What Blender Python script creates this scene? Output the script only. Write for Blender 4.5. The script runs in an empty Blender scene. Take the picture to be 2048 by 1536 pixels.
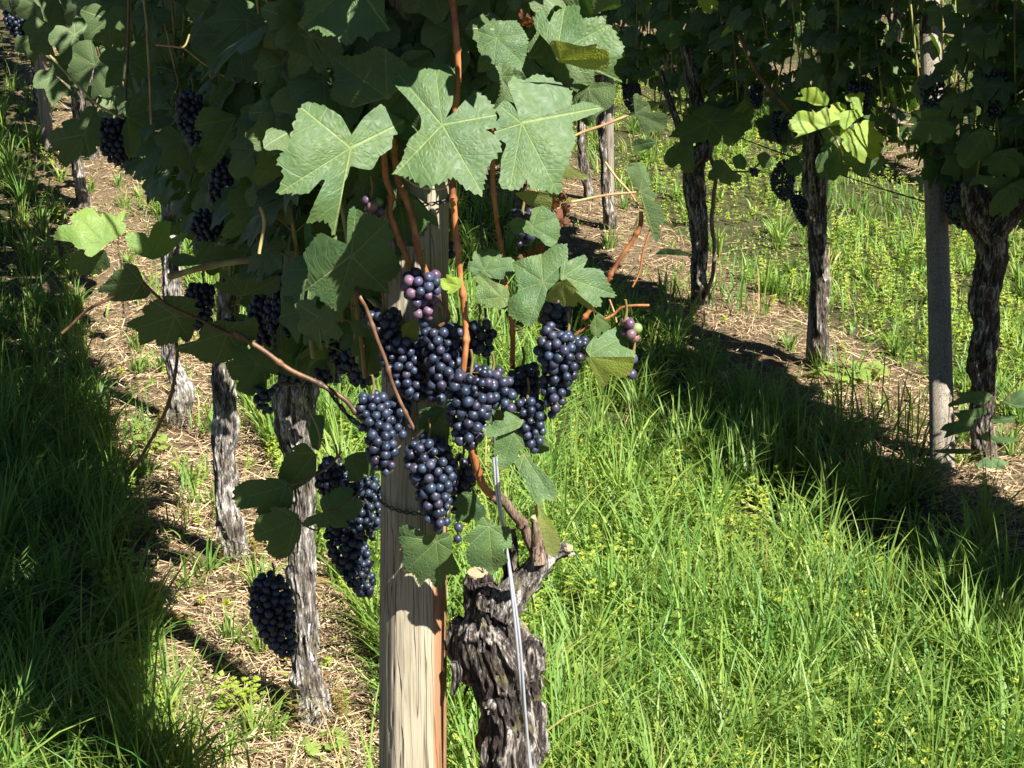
import bpy, math, random
import numpy as np
from mathutils import Vector
R = math.radians
C = bpy.context.scene.collection
sc = bpy.context.scene
rng = np.random.default_rng(7)
random.seed(7)

# ---------------------------------------------------------------- camera, sky, sun, exposure
H, F, PITCH = 1.6, 3060.0, R(15.1)
cd = bpy.data.cameras.new('camera'); cam = bpy.data.objects.new('camera', cd); C.objects.link(cam)
cam.location = (0, 0, H); cam.rotation_euler = (R(90) - PITCH, 0, 0)
cd.sensor_width = 36.0; cd.lens = 36.0 * F / 2048.0; cd.clip_start = 0.05; cd.clip_end = 400
sc.camera = cam
SUN_EL = R(46); SUN_V = np.array([0.669, -0.743]) * math.cos(SUN_EL); SUN_V = np.array([SUN_V[0], SUN_V[1], math.sin(SUN_EL)])
w = bpy.data.worlds.new('World'); sc.world = w; w.use_nodes = True
wn = w.node_tree; bg = wn.nodes['Background']; bg.inputs['Strength'].default_value = 0.05
sky = wn.nodes.new('ShaderNodeTexSky'); sky.sky_type = 'NISHITA'; sky.sun_disc = False
sky.air_density = .28; sky.dust_density = .05; sky.ozone_density = 1.5; sky.sun_elevation = SUN_EL; sky.sun_rotation = math.atan2(SUN_V[0], SUN_V[1])
wn.links.new(sky.outputs[0], bg.inputs['Color'])
sl = bpy.data.lights.new('sun', 'SUN'); sl.energy = 5.0; sl.angle = R(0.53); sl.color = (1.0, 0.955, 0.88)
so = bpy.data.objects.new('sun', sl); C.objects.link(so)
so.rotation_euler = Vector((-SUN_V[0], -SUN_V[1], -SUN_V[2])).to_track_quat('-Z', 'Y').to_euler()
sc.view_settings.view_transform = 'Standard'; sc.view_settings.look = 'None'
sc.view_settings.exposure = 1.38; sc.view_settings.gamma = 1.0; sc.view_settings.use_curve_mapping = False
sc.cycles.max_bounces = 4; sc.cycles.diffuse_bounces = 1; sc.cycles.transmission_bounces = 3; sc.cycles.glossy_bounces = 2

# ---------------------------------------------------------------- geometry of the place
CP, SP = math.cos(PITCH), math.sin(PITCH)
def ray(px, py):
    u = (px - 1024) / F; v = (768 - py) / F
    return np.array([u, CP + v * SP, -SP + v * CP])
CAM = np.array([0, 0, H])
def PY(px, py, Y):                 # point of the vertical plane y = Y
    d = ray(px, py); return CAM + d * (Y / d[1])
def PROW(px, py, c, k=.32):        # point of the vertical plane of a vine row
    d = ray(px, py); return CAM + d * (c / (d[0] + k * d[1]))
def gz(x, y):
    x = np.asarray(x, float); y = np.asarray(y, float)
    z = .12 * np.log1p(np.exp(np.clip((y - 7) / .8, -30, 30)) ) + .15 * 0
    z = z + .014 * np.sin(x * 2.1 + y * 1.3 + 1) * np.sin(y * 2.7 - x * .7) + .006 * np.sin(x * 9 + 2 * np.sin(y * 5)) * np.sin(y * 8.3)
    return z
def PG(px, py):                    # where the ray meets the ground
    d = ray(px, py); t = 1.5
    for i in range(4000):
        p = CAM + d * t
        if p[2] <= gz(p[0], p[1]): return p
        t += .01
    return p
def pxof(p):                       # (N,3) -> pixel coordinates and depth
    q = np.atleast_2d(p) - CAM
    dep = q[:, 1] * CP - q[:, 2] * SP; up = q[:, 1] * SP + q[:, 2] * CP
    dd = np.maximum(dep, .05)
    return 1024 + q[:, 0] / dd * F, 768 - up / dd * F, dep
KROW, C1, C2, C3 = .32, .52, 3.26, 5.9
PERP = math.sqrt(1 + KROW * KROW)
def srow(x, y): return (x + KROW * y - C1) / PERP      # distance across the rows, 0 at the first row
SPACING = (C2 - C1) / PERP

# value noise
_lat = np.random.default_rng(99).random((32, 32, 32))
def vnoise(x, y, z):
    x, y, z = np.broadcast_arrays(np.asarray(x, float), np.asarray(y, float), np.asarray(z, float))
    xi, yi, zi = np.floor(x).astype(int), np.floor(y).astype(int), np.floor(z).astype(int)
    fx, fy, fz = x - xi, y - yi, z - zi
    fx, fy, fz = fx*fx*(3-2*fx), fy*fy*(3-2*fy), fz*fz*(3-2*fz)
    def L(a, b, c): return _lat[(xi + a) & 31, (yi + b) & 31, (zi + c) & 31]
    x00 = L(0,0,0)*(1-fx)+L(1,0,0)*fx; x10 = L(0,1,0)*(1-fx)+L(1,1,0)*fx
    x01 = L(0,0,1)*(1-fx)+L(1,0,1)*fx; x11 = L(0,1,1)*(1-fx)+L(1,1,1)*fx
    return (x00*(1-fy)+x10*fy)*(1-fz)+(x01*(1-fy)+x11*fy)*fz

# ---------------------------------------------------------------- mesh accumulator
class MB:
    def __init__(s): s.v = []; s.f = {3: [], 4: []}; s.a = []; s.n = 0
    def add(s, v, f, lc=None):
        v = np.asarray(v, float).reshape(-1, 3); f = np.asarray(f, int)
        if len(v) == 0 or len(f) == 0: return s
        if lc is None: lc = np.zeros((len(v), 3))
        lc = np.asarray(lc, float)
        if lc.ndim == 1: lc = np.tile(lc, (len(v), 1))
        s.v.append(v); s.a.append(lc); s.f[f.shape[1]].append(f + s.n); s.n += len(v); return s
    def build(s, name, m, parent=None, smooth=True):
        me = bpy.data.meshes.new(name)
        v = np.concatenate(s.v); a = np.concatenate(s.a)
        if parent is not None and parent.type == 'EMPTY' : v = v - np.array(parent.location)
        elif parent is not None:
            r = parent.parent
            if r is not None: v = v - np.array(r.location)
        me.vertices.add(len(v)); me.vertices.foreach_set('co', v.astype(np.float32).ravel())
        loops, starts, tot = [], [], 0
        for k in (3, 4):
            if s.f[k]:
                f = np.concatenate(s.f[k]); loops.append(f.ravel()); starts.append(tot + np.arange(len(f)) * k); tot += f.size
        loops = np.concatenate(loops).astype(np.int32); starts = np.concatenate(starts).astype(np.int32)
        me.loops.add(len(loops)); me.loops.foreach_set('vertex_index', loops)
        me.polygons.add(len(starts)); me.polygons.foreach_set('loop_start', starts)
        me.polygons.foreach_set('use_smooth', np.full(len(starts), smooth))
        at = me.attributes.new('lc', 'FLOAT_VECTOR', 'POINT'); at.data.foreach_set('vector', a.astype(np.float32).ravel())
        me.update(calc_edges=True)
        if m: me.materials.append(m)
        o = bpy.data.objects.new(name, me); C.objects.link(o)
        if parent is not None: o.parent = parent
        return o
def tag(o, label=None, cat=None, group=None, kind=None):
    if label: o['label'] = label
    if cat: o['category'] = cat
    if group: o['group'] = group
    if kind: o['kind'] = kind
    return o
def empty(name, loc, label, cat, group=None):
    o = bpy.data.objects.new(name, None); C.objects.link(o); o.location = tuple(float(q) for q in loc); o.empty_display_size = .05
    return tag(o, label, cat, group)

def catmull(P, n):
    P = np.asarray(P, float)
    if len(P) == 2: t = np.linspace(0, 1, n)[:, None]; return P[0] * (1 - t) + P[1] * t
    Q = np.vstack([2*P[0]-P[1], P, 2*P[-1]-P[-2]])
    seg = np.linalg.norm(np.diff(P[:, :3], axis=0), axis=1); cum = np.concatenate([[0], np.cumsum(seg)])
    s = np.linspace(0, cum[-1], n); i = np.clip(np.searchsorted(cum, s, side='right') - 1, 0, len(P) - 2)
    t = ((s - cum[i]) / np.maximum(seg[i], 1e-9))[:, None]
    p0, p1, p2, p3 = Q[i], Q[i+1], Q[i+2], Q[i+3]
    return .5 * (2*p1 + (p2-p0)*t + (2*p0-5*p1+4*p2-p3)*t*t + (3*p1-p0-3*p2+p3)*t**3)
def frames(P):
    T = np.gradient(P, axis=0); T /= np.linalg.norm(T, axis=1)[:, None] + 1e-12
    a = np.array([0, 0, 1.]) if abs(T[0][2]) < .8 else np.array([0, 1., 0])
    N = np.zeros_like(P); n = np.cross(T[0], a); n /= np.linalg.norm(n)
    for i in range(len(P)):
        n = n - T[i] * np.dot(n, T[i]); n /= np.linalg.norm(n) + 1e-12; N[i] = n
    return T, N, np.cross(T, N)
def tube(mb, P, rad, k=8, n=None, rnd=0., disp=None, cap=True):
    """sweep a circle along P; rad per point (interpolated); disp(theta, s) gives the relief and the tone attribute"""
    P = np.asarray(P, float); rad = np.broadcast_to(np.asarray(rad, float), (len(P),))
    n = n or max(len(P) * 4, 4)
    Q = catmull(np.hstack([P, rad[:, None]]), n); r = np.maximum(Q[:, 3], 1e-4); Q = Q[:, :3]
    T, N, B = frames(Q); th = np.linspace(0, 2*np.pi, k, endpoint=False)
    s = np.concatenate([[0], np.cumsum(np.linalg.norm(np.diff(Q, axis=0), axis=1))])
    rr = np.repeat(r[:, None], k, 1); tone = np.zeros((n, k))
    if disp is not None:
        d, tone = disp(np.tile(th, (n, 1)), np.repeat(s[:, None], k, 1), rr); rr = rr + d
    V = Q[:, None, :] + rr[..., None] * (np.cos(th)[None, :, None] * N[:, None, :] + np.sin(th)[None, :, None] * B[:, None, :])
    idx = np.arange(n * k).reshape(n, k); nx = np.roll(idx, -1, 1)
    f = np.stack([idx[:-1], nx[:-1], nx[1:], idx[1:]], -1).reshape(-1, 4)
    lc = np.stack([np.repeat(s[:, None], k, 1), tone, np.full((n, k), rnd)], -1).reshape(-1, 3)
    mb.add(V.reshape(-1, 3), f, lc)
    if cap:
        for e, ring in ((0, idx[0]), (n - 1, idx[-1])):
            vv = np.vstack([Q[e][None], V[e]]); j = np.arange(1, k + 1); jn = np.roll(j, -1)
            ff = np.stack([np.zeros(k, int), j, jn] if e else [np.zeros(k, int), jn, j], -1)
            mb.add(vv, ff, [0, .5, rnd])
    return Q, r, N, B

# ---------------------------------------------------------------- materials
class NT:
    def __init__(s, name):
        s.m = bpy.data.materials.new(name); s.m.use_nodes = True; s.t = s.m.node_tree
        s.t.nodes.clear(); s.out = s.t.nodes.new('ShaderNodeOutputMaterial')
    def n(s, typ, **kw):
        nd = s.t.nodes.new('ShaderNode' + typ)
        for k, v in kw.items(): setattr(nd, k, v)
        return nd
    def set(s, inp, v):
        if isinstance(v, bpy.types.NodeSocket): s.t.links.new(v, inp)
        elif isinstance(v, bpy.types.Node): s.t.links.new(v.outputs[0], inp)
        else:
            if hasattr(inp, 'default_value'):
                try: inp.default_value = v
                except Exception: inp.default_value = (*v, 1.0) if len(v) == 3 else v
    def math(s, op, a, b=0., c=None, clamp=False):
        nd = s.n('Math', operation=op, use_clamp=clamp); s.set(nd.inputs[0], a); s.set(nd.inputs[1], b)
        if c is not None: s.set(nd.inputs[2], c)
        return nd.outputs[0]
    def mix(s, f, a, b, blend='MIX'):
        nd = s.n('Mix', data_type='RGBA', blend_type=blend); s.set(nd.inputs[0], f)
        for i, v in ((6, a), (7, b)):
            s.set(nd.inputs[i], (*v, 1.) if isinstance(v, tuple) and len(v) == 3 else v)
        return nd.outputs[2]
    def rng(s, v, a, b, c=0., d=1., smooth=False):
        nd = s.n('MapRange', interpolation_type='SMOOTHSTEP' if smooth else 'LINEAR')
        for i, q in enumerate((v, a, b, c, d)): s.set(nd.inputs[i], q)
        return nd.outputs[0]
    def noise(s, vec, scale, detail=4, rough=.55, dist=0.):
        nd = s.n('TexNoise'); s.set(nd.inputs['Scale'], scale); s.set(nd.inputs['Detail'], detail)
        s.set(nd.inputs['Roughness'], rough); s.set(nd.inputs['Distortion'], dist)
        if vec is not None: s.set(nd.inputs['Vector'], vec)
        return nd.outputs['Fac']
    def scale(s, vec, sc_):
        nd = s.n('VectorMath', operation='MULTIPLY'); s.set(nd.inputs[0], vec); nd.inputs[1].default_value = sc_; return nd.outputs[0]
    def obj(s): return s.n('TexCoord').outputs['Object']
    def pos(s): return s.n('NewGeometry').outputs['Position']
    def lc(s):
        a = s.n('Attribute', attribute_name='lc'); x = s.n('SeparateXYZ'); s.set(x.inputs[0], a.outputs['Vector'])
        return x.outputs[0], x.outputs[1], x.outputs[2], a.outputs['Vector']
    def bump(s, h, strength=.5, dist=.01, normal=None):
        nd = s.n('Bump'); s.set(nd.inputs['Height'], h); nd.inputs['Strength'].default_value = strength; nd.inputs['Distance'].default_value = dist
        return nd.outputs[0]
    def pbsdf(s, col, rough=.6, bump=None, spec=.5, **kw):
        nd = s.n('BsdfPrincipled'); s.set(nd.inputs['Base Color'], (*col, 1.) if isinstance(col, tuple) else col)
        s.set(nd.inputs['Roughness'], rough); s.set(nd.inputs['Specular IOR Level'], spec)
        if bump is not None: s.set(nd.inputs['Normal'], bump)
        for k, v in kw.items(): s.set(nd.inputs[k.replace('_', ' ')], v)
        return nd.outputs[0]
    def end(s, shader): s.t.links.new(shader, s.out.inputs[0]); return s.m

def m_leaf(name, top, under, trans, gloss=.42, tshare=.33, spot=.0):
    t = NT(name); u, r, rnd, lcv = t.lc(); pos = t.pos()
    ph = t.math('MULTIPLY', t.math('PINGPONG', u, .5), .9076)
    perp = t.math('MULTIPLY', r, t.math('SINE', ph)); along = t.math('MULTIPLY', r, t.math('COSINE', ph))
    wd = t.math('MULTIPLY_ADD', along, -.007, .0125)
    main = t.rng(perp, t.math('MULTIPLY', wd, .35), wd, 1., 0., True)
    wv = t.math('MULTIPLY', t.noise(pos, 34, 2), .10)
    q = t.math('FRACT', t.math('MULTIPLY', t.math('ADD', t.math('MULTIPLY_ADD', perp, -.85, along), wv), t.math('MULTIPLY_ADD', rnd, 1.6, 5.0)))
    qd = t.math('ABSOLUTE', t.math('SUBTRACT', q, .5))
    sec = t.rng(qd, .0, .055, 1., 0., True)
    vein = t.math('MAXIMUM', main, t.math('MULTIPLY', sec, t.rng(perp, 0, .35, .6, .2)))
    cmb = t.n('CombineXYZ'); t.set(cmb.inputs[0], along); t.set(cmb.inputs[1], t.math('MULTIPLY', u, .7)); t.set(cmb.inputs[2], rnd)
    vor = t.n('TexVoronoi', feature='DISTANCE_TO_EDGE'); t.set(vor.inputs['Vector'], cmb.outputs[0]); vor.inputs['Scale'].default_value = 13
    ret = t.rng(vor.outputs['Distance'], 0, .45, 0, 1, True)
    n1 = t.noise(pos, 22, 3); n2 = t.noise(pos, 90, 3)
    hs = t.n('HueSaturation'); t.set(hs.inputs['Color'], (*top, 1.))
    t.set(hs.inputs['Hue'], t.rng(rnd, 0, 1, .487, .513)); t.set(hs.inputs['Value'], t.rng(rnd, 0, 1, 1.2, .8))
    n3 = t.noise(pos, 9, 2)
    base = t.mix(t.rng(n1, .35, .7), hs.outputs[0], (top[0]*1.45, top[1]*1.2, top[2]*.85)); base = t.mix(t.rng(n3, .5, .75, 0, .6), base, (top[0]*.7, top[1]*.8, top[2]*.8)); base = t.mix(t.rng(n2, .70, .76, 0, .6), base, (.22, .17, .06))
    base = t.mix(t.math('MULTIPLY', vein, .5), base, (.30, .37, .13))
    if spot: base = t.mix(t.rng(n2, .62, .7, 0, spot), base, (.22, .13, .04))
    edge = t.rng(r, .93, 1.02, 0, .35); base = t.mix(edge, base, (.20, .22, .05))
    geo = t.n('NewGeometry')
    col = t.mix(geo.outputs['Backfacing'], base, t.mix(t.math('MULTIPLY', vein, .6), under, (.30, .36, .14)))
    hgt = t.math('ADD', t.math('MULTIPLY', vein, -.8), t.math('ADD', t.math('MULTIPLY', ret, .55), t.math('MULTIPLY', n2, .25)))
    bp = t.bump(hgt, .42, .0022)
    rg = t.rng(n2, .3, .7, gloss - .06, gloss + .12)
    p = t.pbsdf(col, rg, bp, .38, Sheen_Weight=.05, Sheen_Roughness=.6)
    tr = t.n('BsdfTranslucent'); t.set(tr.inputs['Color'], t.mix(t.math('MULTIPLY', vein, .5), trans, (trans[0]*.5, trans[1]*.5, trans[2]*.4))); t.set(tr.inputs['Normal'], bp)
    mx = t.n('MixShader'); t.set(mx.inputs[0], tshare); t.t.links.new(p, mx.inputs[1]); t.t.links.new(tr.outputs[0], mx.inputs[2])
    return t.end(mx.outputs[0])
M = {}
M['leaf'] = m_leaf('vine_leaf', (.058, .120, .043), (.09, .14, .05), (.14, .32, .015), .54, .18)
M['leaf_young'] = m_leaf('young_leaf', (.25, .39, .06), (.25, .36, .08), (.65, .80, .08), .5, .42)
M['leaf_mid'] = m_leaf('sunlit_leaf', (.15, .26, .06), (.18, .28, .07), (.35, .55, .04), .5, .32)  # lighter leaf colour, puts the sun on two left leaves into the material
M['leaf_yellow'] = m_leaf('yellowing_leaf', (.15, .22, .04), (.24, .28, .08), (.45, .50, .04), .45, .42, .8)
M['leaf_spotted'] = m_leaf('spotted_leaf', (.12, .20, .07), (.16, .2, .1), (.3, .4, .04), .42, .3, .9)
M['leaf_dry'] = m_leaf('dry_leaf', (.17, .06, .03), (.24, .12, .06), (.4, .14, .03), .6, .3)

def m_berry():
    t = NT('grape_skin'); oi = t.n('ObjectInfo'); o = t.obj(); pos = t.pos()
    n = t.noise(pos, 95, 4, .6); n2 = t.noise(pos, 420, 3, .6)
    skin = oi.outputs['Color']
    bloom = t.mix(.45, skin, (.085, .125, .205))
    n4 = t.noise(pos, 38, 2); fac = t.rng(t.math('ADD', t.math('MULTIPLY', t.math('ADD', n, n4), .6), t.math('MULTIPLY', n2, .35)), .6, .95, .0, .9)
    col = t.mix(fac, skin, bloom)
    return t.end(t.pbsdf(col, t.rng(n, .3, .7, .30, .50), t.bump(n2, .12, .001), .5))
M['berry'] = m_berry()
def m_simple(name, c1, c2, scale=(40, 40, 40), rough=.7, bs=.4, bd=.003, spec=.3, sc2=1.):
    t = NT(name); v = t.scale(t.obj(), scale); n = t.noise(v, 1, 5, .6); u, r, rnd, _ = t.lc()
    col = t.mix(t.rng(n, .3, .7), c1, c2)
    return t.end(t.pbsdf(col, rough, t.bump(n, bs, bd), spec))
def m_cane(name, c1, c2, dark):
    t = NT(name); v = t.scale(t.pos(), (260, 260, 30)); n = t.noise(v, 1, 4, .6); n2 = t.noise(t.pos(), 26, 4)
    col = t.mix(t.rng(n, .35, .65), c1, c2); col = t.mix(t.rng(n2, .45, .62, 0, .8), col, dark)
    return t.end(t.pbsdf(col, .48, t.bump(n, .35, .001), .45))
M['cane'] = m_cane('orange_cane', (.36, .12, .035), (.50, .21, .08), (.14, .05, .02))
M['cane_brown'] = m_cane('brown_cane', (.13, .06, .03), (.20, .11, .055), (.05, .03, .02))
M['cane_green'] = m_cane('green_shoot', (.26, .28, .08), (.40, .36, .14), (.22, .12, .05))
M['petiole'] = m_cane('petiole', (.40, .36, .12), (.52, .42, .20), (.42, .16, .10))
M['rachis'] = m_simple('rachis', (.16, .17, .05), (.22, .12, .05))
def m_bark(name, hi, lo, mid, sc_=1.):
    t = NT(name); s_, tone, rnd, _ = t.lc(); pos = t.pos()
    fib = t.noise(t.scale(pos, (330*sc_, 330*sc_, 48*sc_)), 1, 5, .7, .5); pl = t.noise(t.scale(pos, (120*sc_, 120*sc_, 32*sc_)), 1, 4, .6, .8)
    big = t.noise(pos, 14, 3)
    f = t.math('ADD', t.math('MULTIPLY', fib, .55), t.math('MULTIPLY', pl, .45))
    f = t.math('ADD', f, t.math('MULTIPLY', tone, .10))
    col = t.mix(t.rng(f, .42, .53), lo, mid); col = t.mix(t.rng(f, .54, .64), col, hi)
    col = t.mix(t.rng(big, .5, .7, 0, .5), col, (.07, .05, .035)); b2 = t.noise(pos, 31, 4); col = t.mix(t.rng(b2, .60, .68, 0, .55), col, (.22, .20, .09))
    return t.end(t.pbsdf(col, .85, t.bump(f, .9, .006), .2))
M['bark'] = m_bark('old_vine_bark', (.42, .38, .34), (.012, .010, .009), (.065, .053, .046))
M['bark_pale'] = m_bark('pale_vine_bark', (.66, .63, .58), (.03, .024, .021), (.20, .178, .155))
M['bark_far'] = m_bark('far_vine_bark', (.48, .44, .38), (.018, .014, .011), (.11, .09, .075), .7)
M['wood2'] = m_bark('two_year_wood', (.46, .37, .29), (.06, .035, .025), (.26, .18, .13), 1.6)
M['cut'] = m_simple('cut_wood', (.48, .38, .24), (.30, .22, .14), (300, 300, 300))
def m_post(name, c1, c2, dark, stain=0.):
    t = NT(name); pos = t.pos(); o = t.obj()
    g = t.noise(t.scale(o, (200, 200, 3.2)), 1, 6, .68, .5); ln = t.noise(t.scale(o, (330, 330, 4)), 1, 3, .5)
    crack = t.noise(t.scale(o, (75, 75, 2.0)), 1, 2, .4, .5)
    blot = t.noise(t.scale(o, (14, 14, 5)), 1, 4, .6)
    col = t.mix(t.rng(g, .3, .7), c1, c2); col = t.mix(t.rng(ln, .5, .66, 0, .6), col, dark)
    ck = t.rng(t.math('ABSOLUTE', t.math('SUBTRACT', crack, .5)), 0, .018, 1, 0)
    col = t.mix(t.math('MULTIPLY', ck, .75), col, (.04, .028, .018))
    col = t.mix(t.rng(blot, .52, .72, 0, .35), col, dark)
    if stain:
        sx = t.n('SeparateXYZ'); t.set(sx.inputs[0], o)
        edge = t.math('ADD', sx.outputs[0], t.math('MULTIPLY', t.math('SUBTRACT', g, .5), .02))
        col = t.mix(t.math('MULTIPLY', t.rng(edge, .040, .047, 0, stain), t.rng(sx.outputs[2], .8, 1.0, 1, 0)), col, (.30, .13, .05))
    h = t.math('SUBTRACT', t.math('MULTIPLY', g, .5), ck)
    return t.end(t.pbsdf(col, .8, t.bump(h, .7, .0025), .2))
M['post'] = m_post('pale_post_wood', (.46, .41, .30), (.34, .30, .21), (.17, .135, .09), .8)
M['post_grey'] = m_post('grey_post_wood', (.36, .32, .25), (.24, .21, .165), (.08, .065, .05))
M['wire'] = NT('galvanised_wire'); M['wire'] = M['wire'].end(M['wire'].pbsdf((.55, .57, .62), .35, None, .5, Metallic=.55))
M['wire_dark'] = m_simple('dark_wire', (.035, .045, .045), (.09, .10, .10), (300, 300, 300), .5)
M['moss'] = m_simple('moss', (.22, .17, .04), (.32, .25, .08), (200, 200, 200), .9)
def m_grass():
    t = NT('grass_blade'); u, r, rnd, _ = t.lc(); pos = t.pos()
    hs = t.mix(rnd, (.055, .165, .035), (.33, .39, .075)); n = t.noise(pos, 1.7, 3)
    hs = t.mix(t.rng(n, .35, .65, 0, .5), hs, (.15, .31, .05))
    hs = t.mix(t.rng(rnd, .93, .94), hs, (.48, .36, .16))
    hs = t.mix(t.rng(r, 0, .3, .55, 0), hs, (.16, .13, .05))
    tr = t.n('BsdfTranslucent'); t.set(tr.inputs[0], t.mix(rnd, (.22, .48, .05), (.50, .62, .07)))
    mx = t.n('MixShader'); mx.inputs[0].default_value = .24
    t.t.links.new(t.pbsdf(hs, .52, None, .4), mx.inputs[1]); t.t.links.new(tr.outputs[0], mx.inputs[2]); return t.end(mx.outputs[0])
M['grass'] = m_grass()
def m_weed():
    t = NT('weed_leaf'); u, r, rnd, _ = t.lc()
    hs = t.mix(rnd, (.16, .30, .05), (.46, .50, .07)); tr = t.n('BsdfTranslucent'); t.set(tr.inputs[0], t.mix(rnd, (.35, .6, .06), (.65, .72, .08)))
    mx = t.n('MixShader'); mx.inputs[0].default_value = .38
    t.t.links.new(t.pbsdf(hs, .5, None, .4), mx.inputs[1]); t.t.links.new(tr.outputs[0], mx.inputs[2]); return t.end(mx.outputs[0])
M['weed'] = m_weed()
def m_straw():
    t = NT('straw'); u, r, rnd, _ = t.lc()
    c = t.mix(rnd, (.62, .48, .29), (.34, .22, .12)); c = t.mix(t.rng(rnd, .88, .9), c, (.14, .085, .05))
    return t.end(t.pbsdf(c, .6, None, .35))
M['straw'] = m_straw()
def m_ground():
    t = NT('ground_soil'); pos = t.pos(); n = t.noise(pos, 3, 5, .6); n2 = t.noise(pos, 45, 6, .7); n3 = t.noise(pos, 220, 3, .6)
    sx = t.n('SeparateXYZ'); t.set(sx.inputs[0], pos)
    s_ = t.math('DIVIDE', t.math('MULTIPLY_ADD', sx.outputs[1], KROW, t.math('SUBTRACT', sx.outputs[0], C1)), PERP)
    fr = t.math('MODULO', t.math('ADD', s_, SPACING * 20 + .1), SPACING)
    d = t.math('ABSOLUTE', t.math('SUBTRACT', fr, SPACING * .5))        # middle of the aisle = 0
    green = t.rng(t.math('ADD', d, t.math('MULTIPLY', n, .5)), 1.05, 1.25, 1, 0, True)
    soil = t.mix(t.rng(n2, .35, .65), (.10, .068, .04), (.27, .20, .12)); soil = t.mix(t.rng(n3, .5, .75, 0, .6), soil, (.40, .31, .19))
    turf = t.mix(t.rng(n2, .35, .65), (.025, .034, .012), (.07, .085, .03))
    return t.end(t.pbsdf(t.mix(t.math('MULTIPLY', green, .8), soil, turf), .95, t.bump(t.math('ADD', n2, t.math('MULTIPLY', n3, .4)), .9, .02), .1))
M['ground'] = m_ground()

# ---------------------------------------------------------------- ground
def build_ground():
    fx = np.concatenate([[-60, -40, -25, -16], np.arange(-9, 9.01, .06), [12, 16, 25, 40, 60]])
    fy = np.concatenate([[-50, -30, -15, -8, -3], np.arange(-1, 19, .06), [21, 25, 32, 45, 70]])
    X, Y = np.meshgrid(fx, fy); Z = gz(X, Y)
    nz = vnoise(X * 9, Y * 9, 0) * .02 + vnoise(X * 3, Y * 3, 5) * .03
    Z = Z + nz - .025
    n, k = X.shape; idx = np.arange(n * k).reshape(n, k)
    f = np.stack([idx[:-1, :-1], idx[:-1, 1:], idx[1:, 1:], idx[1:, :-1]], -1).reshape(-1, 4)
    mb = MB(); mb.add(np.stack([X, Y, Z], -1).reshape(-1, 3), f)
    tag(mb.build('ground', M['ground']), 'brown vineyard soil sloping gently uphill between the rows', 'ground', kind='structure')
build_ground()

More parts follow.
